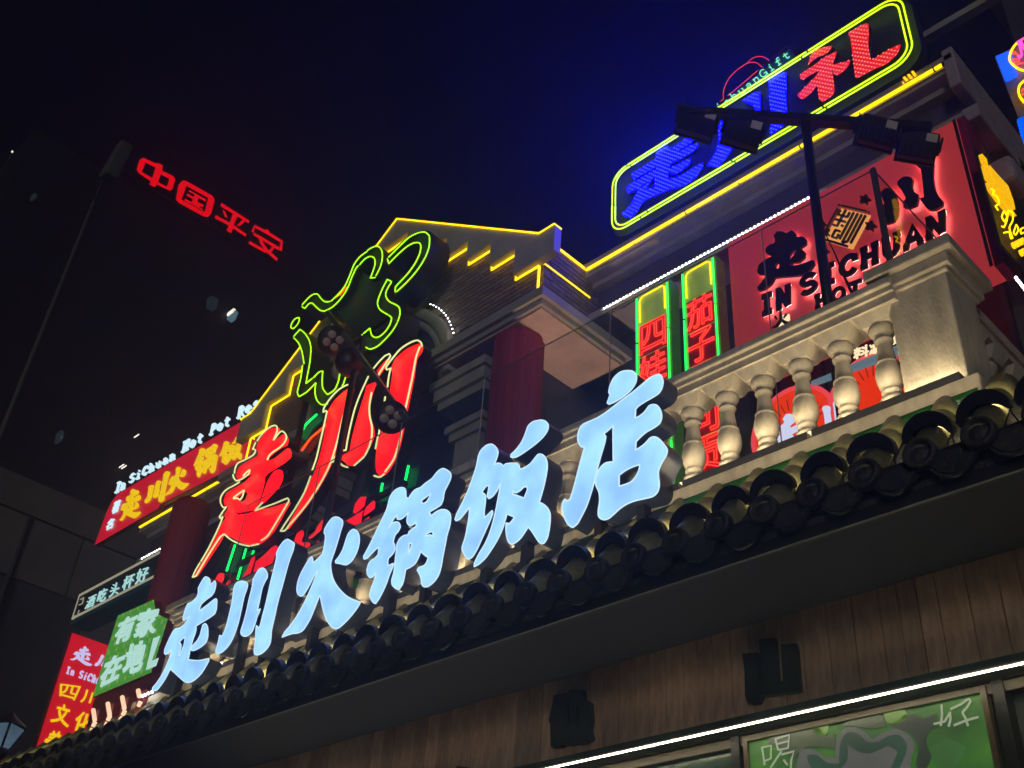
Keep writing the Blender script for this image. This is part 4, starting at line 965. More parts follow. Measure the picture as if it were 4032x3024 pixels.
slab_on(pan_, 'HOT POT', P7, [(740,1195),(1760,830),(1760,935),(745,1300)], LF, .29, 'letter_bronze', back='halo_back')
# 火 with a pale centre
m = MB()
for st in ([(470,1320),(475,1390),(440,1440),(400,1455)], [(425,1360),(440,1385)], [(520,1340),(495,1375)], [(475,1385),(505,1410),(550,1415)]):
    m.tube([onY(p, LF) for p in crop(*P7, st)], [.012] + [.016] * (len(st) - 2) + [.008], 6)
m.build('letter', 'letter_dark', pan_)
f = MB(); plate(f, f, [XZ(crop(*P7, [(480,1350),(545,1340),(550,1390),(490,1440),(440,1465),(450,1410)]), PY - .004)], pl_Y(PY - .004), (0, .002, 0)); f.build('light_patch', 'cream_neon', pan_)
# maze emblem: amber-lit plate with dark bars, small flowers round it
eq = [XZ(crop(*P7, [p]), LF)[0] for p in ((945,430),(1195,490),(1040,780),(795,705))]; fe = quad_map(*eq)
f = MB(); plate(f, f, [[fe(u, v) for u, v in ((.05, .0), (1.02, .0), (1.02, .97), (.05, .97))]], pl_Y(PY - .012), (0, .008, 0)); em = f.build('emblem', 'halo_amber', pan_)
BARS = [[(.1, 1), (.92, 1)], [(.0, 1), (.02, 1)], [(1.0, 1), (1.02, 1)], [(.1, 0), (.92, 0)], [(.04, .1), (.04, .9)], [(.58, .12), (.58, .9)], [(.71, .05), (.71, .9)], [(.84, .12), (.84, .9)], [(.96, .1), (.96, .9)], [(.71, .05), (.84, .12)],
        [(.14, .88), (.14, .74), (.46, .74)], [(.14, .60), (.48, .60)], [(.3, .92), (.3, .6)], [(.46, .88), (.46, .74)], [(.16, .44), (.3, .44), (.3, .6)], [(.3, .32), (.48, .32)], [(.12, .3), (.12, .14), (.22, .14)], [(.32, .3), (.32, .12), (.48, .12), (.48, .24)], [(.48, .48), (.42, .48)]]
for st in BARS:
    rb = ribbon([fe(*p) for p in st], .016); k = len(st); m = MB(); q = [Vector((a, LF + .002, b)) for a, b in rb]; n_ = len(q)
    m.add(q, [(i, i + 1, 2 * k - 2 - i, 2 * k - 1 - i) for i in range(k - 1)]); q2 = [p + Vector((0, .02, 0)) for p in q]
    m.add(q + q2, [(i, (i + 1) % n_, n_ + (i + 1) % n_, n_ + i) for i in range(n_)]); m.build('emblem_bar', 'letter_dark', em)
for cxp, s_ in (((1165, 385), 50), ((1212, 605), 52), ((825, 815), 48), ((812, 590), 34)):
    lp = []
    for k in range(20):
        a = 2 * math.pi * k / 20; rr = s_ * (.72 + .28 * math.cos(5 * a)); lp.append((cxp[0] + rr * math.cos(a), cxp[1] + rr * .9 * math.sin(a)))
    halo_letter([[lp]], 'flower', 'letter_bronze', 'halo_amber')

# ---------------- 5 two narrow upright tube signs
def upright_sign(x0, x1, label, chars):
    Yv = 6.44
    t = thing('upright_sign', label, 'neon sign', ((x0 + x1) / 2, Yv, 5.6), group='upright neon signs beside the red panel')
    MB().box(x0, x1, Yv + .03, Yv + .17, 5.55, 8.68).build('sign_box', 'green_box', t)
    MB().box(x0 + .012, x1 - .012, Yv + .018, Yv + .028, 5.57, 8.66).build('sign_ground', 'tube_sign_ground', t)
    for xx in (x0 + .012, x1 - .012):
        z = 5.6
        while z < 8.6:
            z1 = min(z + .62, 8.65); MB().tube([(xx, Yv, z), (xx, Yv, z1 - .03)], .0085, 6).build('neon_tube', 'neon_jade', t); z = z1
    a, b = x0 + .05, x1 - .045
    MB().tube([(a, Yv, 8.30), (a, Yv, 8.57), (a + .02, Yv, 8.60), (a + .05, Yv, 8.61), (b - .03, Yv, 8.615), (b, Yv, 8.59), (b, Yv, 8.32)], .008, 6).build('neon_tube', 'neon_yellow', t)
    z = 8.24; h = .385
    for ch in chars:
        q = [(a, z), (b, z), (b, z - h + .04), (a, z - h + .04)]
        f = quad_map(*q); lp = mapped(glyph(ch), f)
        bk = MB(); plate(bk, bk, [[f(-.02, -.03), f(1.02, -.03), f(1.02, 1.03), f(-.02, 1.03)]], pl_Y(Yv + .006), (0, .01, 0)); o = bk.build('letter_plate', 'tube_sign_red', t)
        m = MB()
        for l in lp: m.tube([(p[0], Yv - .004, p[1]) for p in l], .0042, 5, True)
        m.build('neon_outline', 'neon_red_outline', o)
        z -= h
upright_sign(-5.22, -4.82, 'left one of two upright neon signs with green edges and red outlined letters', '四娃子')
upright_sign(-4.66, -4.285, 'right one of two upright neon signs with green edges, nearer the red panel', '茄子云司贡女')

# ---------------- 6 long red roof sign on the left wing with white words above
RY = 6.38
rs = thing('roof_sign', 'long red roof sign with yellow letters and white English words above, left wing', 'sign', (-14.4, RY, 9.5))
k_ = RY / 6.4
f, s_ = MB(), MB()
ql = XZ([(372, 2147), (422, 2010), (440, 1975), (462, 1945), (1010, 1625), (1010, 1800), (918, 1832), (908, 1846), (632, 1985), (622, 2002)], RY)
plate(f, s_, [ql], pl_Y(RY), (0, .08, 0)); o = s_.build('sign_box', 'box_red', rs); f.build('sign_face', 'sign_red_lit', o)
S2 = ((0, 1400), 2.212)
for key, tl, tr, br, bl_ in (('zou', (1050,1195),(1255,1130),(1215,1400),(1040,1455)), ('chuan', (1290,1100),(1480,990),(1440,1260),(1250,1325)), ('huo', (1480,1000),(1640,925),(1640,1140),(1430,1245)), ('guo', (1690,830),(1905,750),(1880,1010),(1680,1085)), ('fan', (1910,765),(2110,690),(2100,900),(1905,975))):
    q = [XZ(crop(*S2, [p]), RY - .02)[0] for p in (tl, tr, br, bl_)]
    shaped(rs, 'letter', key, q, pl_Y(RY - .025), (0, .02, 0), 'yellow_face')
for ch, tl, tr, br, bl_ in (('著', (995,1275),(1055,1250),(1025,1355),(965,1385)), ('名', (945,1430),(1000,1410),(970,1500),(912,1528))):
    q = [XZ(crop(*S2, [p]), RY - .02)[0] for p in (tl, tr, br, bl_)]
    font(rs, 'small_letter', ch, q, pl_Y(RY - .02), (0, .015, 0), 'white_face', .015)
slab_on(rs, 'In', S2, [(1010,1110),(1095,1070),(1080,1150),(985,1200)], RY, .125, 'white_face', 'word_letter', .04)
slab_on(rs, 'SiChuan', S2, [(1125,1040),(1530,815),(1520,890),(1105,1115)], RY, .125, 'white_face', 'word_letter', .04)
slab_on(rs, 'Hot', S2, [(1590,755),(1775,650),(1760,740),(1570,845)], RY, .125, 'white_face', 'word_letter', .04)
slab_on(rs, 'Pot', S2, [(1830,605),(2010,505),(1995,595),(1810,695)], RY, .125, 'white_face', 'word_letter', .04)
slab_on(rs, 'Res', S2, [(2065,455),(2265,340),(2250,440),(2050,550)], RY, .125, 'white_face', 'word_letter', .04)
MB().box(-16.4, -12.6, RY + .09, RY + .13, 9.62, 10.3).build('frame', 'black_metal', rs)

# ---------------- 7 dark sign with pale letters on the left wing
JY = 6.2
js = thing('shop_sign', 'dark shop sign with five pale letters between cream lines, on the left wing', 'sign', (-14.7, JY, 7.9))
J6 = ((0, 1800), 2.766)
a = XZ(crop(*J6, [(885,1490),(1900,970),(1790,1265),(815,1690)]), JY)
zt, zb = a[0][1], 7.96
MB().box(a[0][0] - .05, -12.9, JY, JY + .30, zb, zt + .02).build('sign_box', 'sign_black', js)
MB().box(a[0][0] - .05, -12.9, JY - .02, JY + .32, zb - .07, zb - .002).build('sign_base', 'teal_paint', js)
for zz, th in ((zt - .005, .012), (zt - .03, .008), (zb + .055, .014), (zb + .03, .008)):
    MB().box(a[0][0] - .03, -12.95, JY - .012, JY - .002, zz - th / 2, zz + th / 2).build('cream_line', 'cream_line', js)
MB().box(a[0][0] - .045, a[0][0] - .03, JY - .012, JY - .002, zb + .03, zt).build('cream_line', 'cream_line', js)
for key, pts in (('酒', ((960,1530),(1050,1485),(1010,1620),(915,1660))), ('吃', ((1085,1450),(1175,1410),(1140,1555),(1045,1595))), ('头', ((1215,1385),(1305,1350),(1285,1490),(1180,1530))), ('杯', ((1355,1305),(1470,1255),(1440,1405),(1320,1455))), ('好', ((1500,1225),(1625,1180),(1590,1340),(1465,1390)))):
    q = [XZ(crop(*J6, [p]), JY - .015)[0] for p in pts]
    font(js, 'letter', key, q, pl_Y(JY - .015), (0, .012, 0), 'mint_text', .006)
MB().tube([onY(p, JY - .01) for p in crop(((0, 2150))[0:2], 1.898, [(600,400),(625,385),(615,430),(590,440)])], .008, 5).tube([onY(p, JY - .01) for p in crop((0, 2150), 1.898, [(590,480),(580,520),(555,520),(548,560)])], .008, 5).build('corner_ornament', 'cream_line', js)

# ---------------- 8 green backlit sign with big pale letters at the left end
GY = 5.20
gs = thing('lightbox_sign', 'green patterned light box with big pale letters at the left end of the balustrade', 'sign', (-11.5, GY, 5.1))
G8 = ((0, 2150), 1.898)
f, s_ = MB(), MB(); ql = XZ(crop(*G8, [(880,520),(1150,400),(1160,470),(1190,515),(1255,545),(1130,945),(690,1130)]), GY)
plate(f, s_, [ql], pl_Y(GY), (0, .10, 0)); o = s_.build('sign_box', 'box_red', gs); f.build('sign_face', 'lattice_print', o)
MB().box(-12.15, -10.50, GY + .01, GY + .3, 5.30, 5.64).build('sign_base', 'box_red', gs)
for ch, pts in (('有', ((900,560),(1040,495),(970,690),(840,745))), ('家', ((1050,490),(1195,455),(1150,650),(1000,690))), ('在', ((800,850),(945,790),(880,985),(730,1065))), ('地', ((965,740),(1100,700),(1050,920),(915,975)))):
    q = [XZ(crop(*G8, [p]), GY - .006)[0] for p in pts]
    font(gs, 'letter', ch, q, pl_Y(GY - .006), (0, .005, 0), 'pale_print', .045)
f = MB(); plate(f, f, [XZ(crop(*G8, [(1145,690),(1195,670),(1130,860),(1185,835),(1165,895),(1090,925)]), GY - .006)], pl_Y(GY - .006), (0, .005, 0)); f.build('letter', 'pale_print', gs)

# ---------------- 9 red projecting banner facing along the street
BX = -14.0
bs = thing('banner_sign', 'red projecting banner with white and yellow letters beyond the green light box', 'banner', (BX, 5.8, 4.8))
MB().box(BX - .08, BX, 5.44, 6.55, 4.75, 7.0).build('banner_box', 'box_red', bs)
MB().box(BX + .001, BX + .006, 5.45, 6.54, 4.76, 6.99).build('banner_face', 'banner_red', bs)
yz = lambda pts, crp=G8: [YZ(crop(*crp, [p]), BX + .01)[0] for p in pts]
shaped(bs, 'letter', 'zou', yz(((575,730),(690,765),(690,905),(520,855))), pl_X(BX + .012), (-.005, 0, 0), 'banner_white')
shaped(bs, 'letter', 'chuan', yz(((770,780),(860,810),(810,950),(690,915))), pl_X(BX + .012), (-.005, 0, 0), 'banner_white')
fq = quad_map(*yz(((500,900),(830,1000),(800,1055),(488,948))))
for i, c in enumerate('In SiChuan'):
    if c == ' ': continue
    m = MB(); slab_word(c, [fq(i/10, 1), fq((i+1)/10, 1), fq((i+1)/10, 0), fq(i/10, 0)], .24, lambda u, v: (BX + .012, u, v), m, (-1, 0, 0), .004); m.build('letter', 'banner_white', bs)
for ch, pts in (('四', ((450,1030),(605,1050),(555,1155),(445,1120))), ('川', ((630,1065),(745,1110),(715,1200),(600,1165))), ('文', ((440,1175),(525,1195),(510,1355),(375,1310))), ('化', ((590,1230),(705,1270),(660,1400),(540,1375))), ('美', ((385,1380),(465,1390),(430,1545),(290,1510))), ('食', ((560,1420),(650,1450),(610,1600),(480,1560)))):
    font(bs, 'letter', ch, yz(pts), pl_X(BX + .012), (-.005, 0, 0), 'yellow_face', .035)

# ---------------- 10 round door stickers and the strip sign seen between the balusters
DY = 6.94
def sticker(cx_, cz_, r, label, glyph_quad=None):
    t = thing('round_sign', label, 'sign', (cx_, DY, cz_ - r), group='round red signs behind the balusters')
    ci = lambda rr, dx=0: [(cx_ + rr * math.cos(2 * math.pi * k / 40), cz_ + rr * math.sin(2 * math.pi * k / 40)) for k in range(40)]
    f = MB(); plate(f, f, [ci(r), ci(r * .9)], pl_Y(DY), (0, .03, 0)); f.build('rim', 'disc_pink', t)
    f = MB(); plate(f, f, [ci(r * .9)], pl_Y(DY + .005), (0, .025, 0)); f.build('face', 'disc_red', t)
    for k in range(14):
        a = math.pi * (k + .5) / 14; m = MB()
        m.bar((cx_ + r * .45 * math.cos(a), DY + .003, cz_ + r * .45 * math.sin(a)), (cx_ + r * .72 * math.cos(a), DY + .003, cz_ + r * .72 * math.sin(a)), .003, .007, up=(math.cos(a + 1.57), 0, math.sin(a + 1.57))); m.build('ray', 'box_red', t)
    return t
t = sticker(-3.93, 6.82, .42, 'round red sign with a white letter, leftmost behind the balusters')
shaped(t, 'letter', 'zou', [(-4.22, 6.98), (-3.75, 6.98), (-3.72, 6.52), (-4.25, 6.52)], pl_Y(DY - .004), (0, .003, 0), 'disc_white')
t = sticker(-3.18, 6.82, .42, 'round red sign, middle one of three behind the balusters')
shaped(t, 'letter', 'chuan', [(-3.66, 7.0), (-3.36, 7.0), (-3.36, 6.55), (-3.66, 6.55)], pl_Y(DY - .004), (0, .003, 0), 'disc_white')
t = sticker(-2.58, 6.82, .42, 'round red sign next to the corner pier')
bsn = thing('strip_sign', 'pale blue strip sign with cream neon letters behind the balusters near the corner pier', 'sign', (-3.0, 6.9, 7.25))
A5b = ((2500, 1300), 1.4425)
f = MB(); plate(f, f, [XZ(crop(*A5b, [(1000,290),(1550,60),(1550,110),(1000,305)]), 6.9)], pl_Y(6.9), (0, .05, 0)); f.build('strip', 'strip_blue', bsn)
for ch, pts in (('饮', ((1140,150),(1220,125),(1215,190),(1140,215))), ('料', ((1245,110),(1330,80),(1330,145),(1245,170))), ('凉', ((1335,85),(1390,68),(1390,125),(1335,142))), ('面', ((1470,10),(1510,0),(1505,70),(1468,85)))):
    q = [XZ(crop(*A5b, [p]), 6.89)[0] for p in pts]; m = MB()
    for l in mapped(glyph(ch, .0), quad_map(*q)): m.tube([(p[0], 6.885, p[1]) for p in l], .006, 5, True)
    m.build('neon_letter', 'cream_neon', bsn)

# ================================================================== LAMPS AND SMALL THINGS
# crescent lamps astride the round tiles, lit side turned up the roof
CU, CD = Vector((0, -.22, .975)), Vector((0, .975, .22))
def crescent(d0, d1):
    """solid crescent standing across the tile, d0..d1 deep"""
    n = 14; vs = []
    for d_ in (d0, d1):
        for k in range(n + 1):
            a = math.radians(12 + 156 * k / n); u = math.sin(math.pi * k / n) ** .7
            for r in (.100 - .012 * u, .118 + .040 * u):
                vs.append(Vector((math.cos(a) * r * 1.08, 0, 0)) + CU * (math.sin(a) * r) + CD * d_)
    q = 2 * (n + 1); fs = []
    for k in range(n):
        i = 2 * k
        fs += [(i, i + 1, i + 3, i + 2), (q + i, q + i + 2, q + i + 3, q + i + 1), (i + 1, q + i + 1, q + i + 3, i + 3), (i, i + 2, q + i + 2, q + i)]
    fs += [(0, q, q + 1, 1), (2 * n, 2 * n + 1, q + 2 * n + 1, q + 2 * n)]
    return MB().add(vs, fs, False)
lamp_body = crescent(0, .05).mesh('lamp_body', 'black_metal')
n = 10; vs = []
for k in range(n + 1):
    a = math.radians(30 + 120 * k / n)
    for r in (.102, .142): vs.append(Vector((math.cos(a) * r, 0, 0)) + CU * (math.sin(a) * r) + CD * .0515)
lamp_lens = MB().add(vs, [(2*k, 2*k+1, 2*k+3, 2*k+2) for k in range(n)]).mesh('lamp_lens', 'warm_led')
mm = MB()
for sx in (1,): mm.tube([Vector((sx * .118, .02, .03)), Vector((sx * .124, -.01, -.02)), Vector((sx * .136, -.02, -.06)), Vector((sx * .146, -.03, -.09))], .0045, 5)
lamp_cable = mm.mesh('cable', 'wire_black')
lamp_foot = MB().bar((.0, .02, -.06), (.0, .02, .095), .03, .008, up=(0, 1, 0)).mesh('bracket', 'wire_black')
ONES = 'first second third fourth fifth sixth seventh eighth ninth tenth eleventh twelfth thirteenth fourteenth fifteenth sixteenth seventeenth eighteenth nineteenth'.split()
def ordinal(n):
    if n < 20: return ONES[n - 1]
    t_, o_ = divmod(n, 10); tn = {2: 'twenty', 3: 'thirty', 4: 'forty'}[t_]
    return tn + '-' + ONES[o_ - 1] if o_ else {2: 'twentieth', 3: 'thirtieth', 4: 'fortieth'}[t_]
for k, x in enumerate(TX[:46]):
    if k < 12: lab = 'black crescent lamp on the %s eave tile from the right, below the corner balusters' % ordinal(k + 1)
    elif k < 31: lab = 'black crescent lamp on the %s eave tile from the right, under the blue letters' % ordinal(k + 1)
    else: lab = 'black crescent lamp on the %s eave tile from the right, towards the left end' % ordinal(k + 1)
    t = thing('tile_lamp', lab, 'lamp', (x + random.uniform(-.012, .012), 4.50, 4.598), group='crescent lamps on the eave tiles')
    t.rotation_euler = (random.uniform(-.1, .1), random.uniform(-.10, .10), random.uniform(-.12, .12))
    for nm, me in (('lamp_body', lamp_body), ('lamp_lens', lamp_lens), ('cable', lamp_cable), ('bracket', lamp_foot)): link(nm, me, t)
# linear wall washers on the ledge
x = -1.70
wk = 0
while x > -9.6:
    ln = .92; x0 = x - ln
    t = thing('wall_washer', 'dark light bar on the ledge, %s from the corner pier' % ordinal(wk + 1), 'light bar', (x0, 4.82, 5.107), group='light bars along the ledge')
    MB().box(x0 + .015, x - .015, 4.80, 4.86, 5.108, 5.150).build('housing', 'grey_steel', t)
    MB().add([(x0 + .03, 4.815, 5.152), (x - .03, 4.815, 5.152), (x - .03, 4.855, 5.152), (x0 + .03, 4.855, 5.152)], [(0, 1, 2, 3)]).build('lens', 'warm_wash', t)
    x = x0; wk += 1
# bright line of light under the boards
t = thing('light_line', 'long bright warm white light line below the wooden boards', 'light', (-5, 5.43, 3.83))
MB().box(-9.3, -1.2, 5.342, 5.438, 3.762, 3.785).build('housing', 'gutter_black', t)
MB().tube([(-9.25, 5.335, 3.764), (-1.22, 5.335, 3.764)], .0052, 8).build('diffuser', 'led_line', t)

# dark relief letters on the boards
W6 = ((1900, 2100), 1.0375)
t = thing('relief_letters', 'row of dark cut-out letters fixed to the wooden boards', 'sign', (-4.5, 5.46, 3.9))
def relief(groups):
    F = MB()
    for loops in groups: plate(F, F, [smooth_loop(XZ(crop(*W6, lp), 5.45), sub=2, sharp=8) for lp in loops], pl_Y(5.45), (0, .035, 0))
    F.build('letter', 'black_metal', t)
relief([[[(1060,492),(1120,486),(1126,560),(1128,612),(1140,606),(1128,434),(1192,425),(1198,480),(1206,604),(1226,602),(1217,454),(1276,448),(1282,470),(1296,642),(1240,652),(1140,662),(1130,690),(1085,690),(1072,660),(1070,560)]]])
relief([[[(290,660),(345,652),(360,640),(410,640),(415,675),(440,690),(445,760),(438,800),(448,840),(420,855),(330,862),(318,872),(278,870),(276,780),(270,760),(285,700)], [(345,690),(352,688),(356,780),(348,782)], [(385,700),(392,700),(396,790),(388,790)]]])
relief([[[(-170,1000),(-120,985),(-105,950),(-60,955),(-50,985),(-10,980),(-5,1015),(-40,1040),(-30,1080),(-120,1110),(-150,1070)]]])

# backlit poster under the boards
t = thing('poster', 'green backlit poster with two pale brush letters in a bronze frame', 'poster', (-2.9, 5.47, 2.4))
x0, x1, zt = -3.60, -2.19, 3.745
MB().box(x0, x1, 5.475, 5.505, 2.0, zt - .03).build('sheet', 'poster_print', t)
for bx in ((x0 - .03, x0, 2.0, zt), (x1, x1 + .03, 2.0, zt), (x0, x1, zt - .03, zt)):
    MB().box(bx[0], bx[1], 5.455, 5.51, bx[2], bx[3]).build('frame', 'bronze', t)
Q7 = ((2900, 2500), 1.954); QY = 5.470
def flat(loop, mat, nm, dy=0):
    f = MB(); plate(f, f, [smooth_loop(XZ(crop(*Q7, loop), QY - dy), sub=3, sharp=80)], pl_Y(QY - dy), (0, .003, 0)); f.build(nm, mat, t)
for lp, mt in (([(250,790),(330,770),(440,740),(560,700),(640,720),(690,780),(760,760),(760,880),(640,860),(520,870),(440,960),(380,900),(300,860),(245,840)], 'poster_grey_green'), ([(580,700),(640,680),(705,690),(700,750),(650,775),(600,750)], 'poster_lime'), ([(1130,600),(1290,575),(1320,640),(1240,680),(1160,670)], 'poster_lime'),
               ([(1180,690),(1260,650),(1290,615),(1370,615),(1440,640),(1530,605),(1540,680),(1480,740),(1460,830),(1500,940),(1440,1060),(1380,1000),(1400,860),(1330,760),(1220,720)], 'poster_dark'), ([(800,700),(900,640),(1080,600),(1130,640),(1160,700),(1050,720),(900,700)], 'poster_grey_green'), ([(1480,880),(1560,830),(1640,800),(1760,860),(1700,1000),(1560,1040)], 'poster_mid')):
    flat(lp, mt, 'print_shape', .001)
flat([(470,960),(500,880),(600,885),(680,940),(760,950),(770,800),(830,720),(930,715),(1000,760),(1050,800),(1140,745),(1230,720),(1320,770),(1370,850),(1340,960),(1330,1100),(440,1100)], 'poster_grey', 'print_shape', .003)
flat([(540,930),(620,920),(690,980),(790,990),(800,830),(860,745),(950,770),(1000,820),(1090,820),(1160,780),(1250,770),(1310,850),(1280,960),(1210,1100),(1160,1100),(1240,900),(1160,850),(1050,905),(940,900),(850,830),(850,960),(760,1050),(640,1060),(560,1000)], 'poster_green', 'print_shape', .006)
for st in ([(195,860),(215,1000)], [(200,865),(265,850),(262,950),(215,970)], [(295,795),(320,885)], [(300,800),(405,768),(395,870),(322,885)], [(310,840),(400,815)], [(345,895),(300,960),(260,1020)], [(345,920),(440,895),(420,960),(415,1030)], [(360,960),(390,1000)],
           [(1575,535),(1580,610),(1570,700)], [(1515,685),(1600,665),(1640,600)], [(1640,590),(1645,650),(1630,705)], [(1645,570),(1720,535),(1785,490)], [(1785,490),(1800,510),(1770,560),(1735,595)], [(1735,595),(1760,640),(1780,700)], [(1670,695),(1770,655),(1860,630)]):
    rb = ribbon(XZ(crop(*Q7, st), QY - .008), .011); k = len(st); m = MB(); q = [Vector((a, QY - .008, b)) for a, b in rb]; n_ = len(q)
    m.add(q, [(i, i + 1, 2 * k - 2 - i, 2 * k - 1 - i) for i in range(k - 1)]); q2 = [p + Vector((0, .003, 0)) for p in q]
    m.add(q + q2, [(i, (i + 1) % n_, n_ + (i + 1) % n_, n_ + i) for i in range(n_)]); m.build('brush_stroke', 'poster_text', t)

# uplight at the foot of the right-hand column (its beam shows on the soffit)
t = thing('column_uplight', 'small uplight at the foot of the red column, shining on the soffit', 'lamp', (-6.12, 6.36, 5.12))
link('body', MB().lathe([(0, 0), (.06, 0), (.06, .10), (.05, .105), (0, .10)], n=14).mesh('body', 'black_metal'), t)
sp = bpy.data.lights.new('uplight_beam', 'SPOT'); sp.energy = 170; sp.color = (1, .66, .46); sp.spot_size = math.radians(60); sp.spot_blend = .8; sp.shadow_soft_size = .05
so = bpy.data.objects.new('uplight_beam', sp); COL.objects.link(so); so.parent = t; so.location = (0, 0, .13); so.rotation_euler = (math.radians(180), 0, 0)
# hanging red cloth cylinder on the left
t = thing('cloth_lantern', 'tall dark red cloth cylinder hanging beside the dark shop sign', 'lantern', (-12.12, 5.75, 6.70))
m = MB(); n = 40; vs = []
for z, rr in ((6.70, .235), (8.30, .245), (8.42, .215), (8.45, .12)):
    for k in range(n):
        a = 2 * math.pi * k / n; r_ = rr + .004 * math.sin(13 * a); vs.append((-12.12 + r_ * math.cos(a), 5.75 + r_ * math.sin(a), z))
m.add(vs, [(l * n + k, l * n + (k + 1) % n, (l + 1) * n + (k + 1) % n, (l + 1) * n + k) for l in range(3) for k in range(n)], True); m.build('cloth', 'column_cloth', t)
MB().lathe([(.236, 0), (.246, .012), (.236, .05)], (-12.12, 5.75, 6.69), 32).build('lower_hoop', 'box_red', t)
MB().lathe([(0, 0), (.20, 0), (.20, .012)], (-12.12, 5.75, 6.75), 24).build('light_disc', 'red_face', t)

# glass railing standing behind the balustrade
t = thing('glass_railing', 'frameless clear glass railing behind the balustrade, in front of the red panel', 'railing', (-4, 5.16, 6.0))
GYY = 5.16; gk = GYY / 5.0; gtop = 1.6 + 5.47 * gk; gx1 = -2.05 * gk
xs = [gx1 - .004, -3.02, -4.45, -5.9, -7.02, -8.3, -9.6]
for a, b in zip(xs, xs[1:]):
    p = MB().add([(b + .005, GYY, 5.12), (a - .005, GYY, 5.12), (a - .005, GYY, gtop), (b + .005, GYY, gtop)], [(0, 1, 2, 3)]).build('pane', 'clear_glass', t)
    MB().box(b + .005, a - .005, GYY - .005, GYY + .005, gtop, gtop + .004).box(b + .006, b + .010, GYY - .005, GYY + .005, 5.12, gtop - .001).build('pane_edge', 'glass_edge', p)
p = MB().add([(gx1, GYY + .01, 5.12), (gx1, 6.5, 5.12), (gx1, 6.5, gtop), (gx1, GYY + .01, gtop)], [(0, 1, 2, 3)]).build('pane', 'clear_glass', t)
MB().box(gx1 - .005, gx1 + .005, GYY + .01, 6.5, gtop, gtop + .004).build('pane_edge', 'glass_edge', p)
MB().box(gx1 - .018, gx1 + .018, GYY - .018, GYY + .009, 5.12, gtop + .004).build('corner_post', 'grey_steel', t)

# mast with a crossbar, four floodlights on it
t = thing('light_mast', 'thin black mast with a diagonal crossbar standing before the red panel', 'mast', (-2.55, 5.11, 5.12))
MB().tube([(-2.57, 5.13, 5.12), (-2.52, 5.09, 8.07)], .036, 10).build('pole', 'black_metal', t)
bc, bd = Vector((-2.52, 5.09, 8.0)), Vector((1.22, 1.27, 0)).normalized()
MB().bar(bc - bd * .95, bc + bd * .92, .07, .07).build('crossbar', 'black_metal', t)
MB().tube([onY(p, 5.3) for p in crop(*P7, [(760,440),(800,560),(850,690),(930,860),(1000,1030),(1065,1170)])], [.005] * 3 + [.006, .010, .013], 6).build('cable', 'wire_black', t)
R_ = math.radians
def flood(c, yaw, pitch, label):
    t = thing('floodlight', label, 'floodlight', c, group='floodlights on the mast crossbar')
    m = MB().box(-.15, .15, -.05, .05, -.12, .12); o = link('housing', m.mesh('housing', 'flood_black'), t); bevel(o, .012)
    for k in range(11): link('fin', MB().box(-.14 + .028 * k - .004, -.14 + .028 * k + .004, -.105, -.05, -.105, .015).mesh('fin', 'flood_black'), t)
    link('bezel', MB().box(-.165, .165, .05, .072, -.135, .135).mesh('bezel', 'flood_black'), t)
    link('lens', MB().box(-.14, .14, .0722, .076, -.11, .11).mesh('lens', 'glass_dark'), t)
    link('label_sticker', MB().box(.045, .135, -.0535, -.0503, .035, .105).mesh('label_sticker', 'label_paper'), t)
    link('yoke', MB().box(-.185, -.168, -.02, .03, -.02, .10).box(.168, .185, -.02, .03, -.02, .10).box(-.185, .185, .079, .10, -.02, .10).mesh('yoke', 'flood_black'), t)
    t.rotation_euler = (pitch, R_(14), yaw); t.scale = (.88, .88, .88)
for (px, py), s_, yw, lab in (((2745, 480), -.86, 50, 'finned black floodlight with pale label, outer left of the four on the crossbar'), ((2925, 520), -.52, 50, 'finned black floodlight with pale label, inner left of the four on the crossbar'),
                          ((3455, 520), .42, 48, 'finned black floodlight with pale label, inner right of the four, over the red panel'), ((3615, 575), .78, 42, 'finned black floodlight with pale label, outer right, over the red panel')):
    c = bc + bd * s_; d = ray(px, py); c2 = EYE + d * ((c - EYE).length / d.length)
    flood(c2, R_(yw), R_(28), lab)

# left mast in front of the red neon: pole, slanting arm, two lens lamps and a ball
LMY = 5.12
t = thing('spotlight_mast', 'dark spotlight mast with a slanting arm in front of the red neon letters', 'mast', (-7.9, LMY, 5.12))
pt = lambda x, y, Y=LMY: onY((x, y), Y)
top = pt(1395, 1460); MB().tube([Vector((top.x, LMY, 5.12)), Vector((top.x, LMY, top.z))], .035, 8).build('pole', 'black_metal', t)
MB().bar(pt(1290, 1230), pt(1600, 1650), .045, .05).build('arm', 'grey_steel', t)
def lens_lamp(c, label, r=.17):
    u = thing('lens_spotlight', label, 'spotlight', c, group='four-lens spotlights on the left mast')
    to = (EYE - Vector(c)).normalized(); q = to.to_track_quat('-Y', 'Z')
    u.rotation_mode = 'QUATERNION'; u.rotation_quaternion = q
    link('housing', MB().lathe([(0, .0), (r, .0), (r * 1.02, .02), (r * .98, .10), (r * .7, .2), (0, .22)], n=24, axis='y').mesh('housing', 'black_metal'), u)
    for k in range(4):
        a = math.radians(20 + 90 * k); link('lens', MB().lathe([(0, -.012), (.035, -.008), (.044, .0), (.046, .004)], (r * .42 * math.cos(a), -.002, r * .42 * math.sin(a)), 16, 'y').mesh('lens', 'label_dim'), u)
pbr('label_dim', (.50, .40, .36), .35)
lens_lamp(pt(1312, 1342, LMY - .05), 'round four-lens spotlight at the upper end of the slanting arm')
lens_lamp(pt(1540, 1642, LMY - .05), 'round four-lens spotlight at the lower end of the slanting arm', .16)
c = pt(1378, 1425, LMY + .05); u = thing('moving_head_lamp', 'dark ball-shaped lamp hanging under the slanting arm', 'spotlight', c)
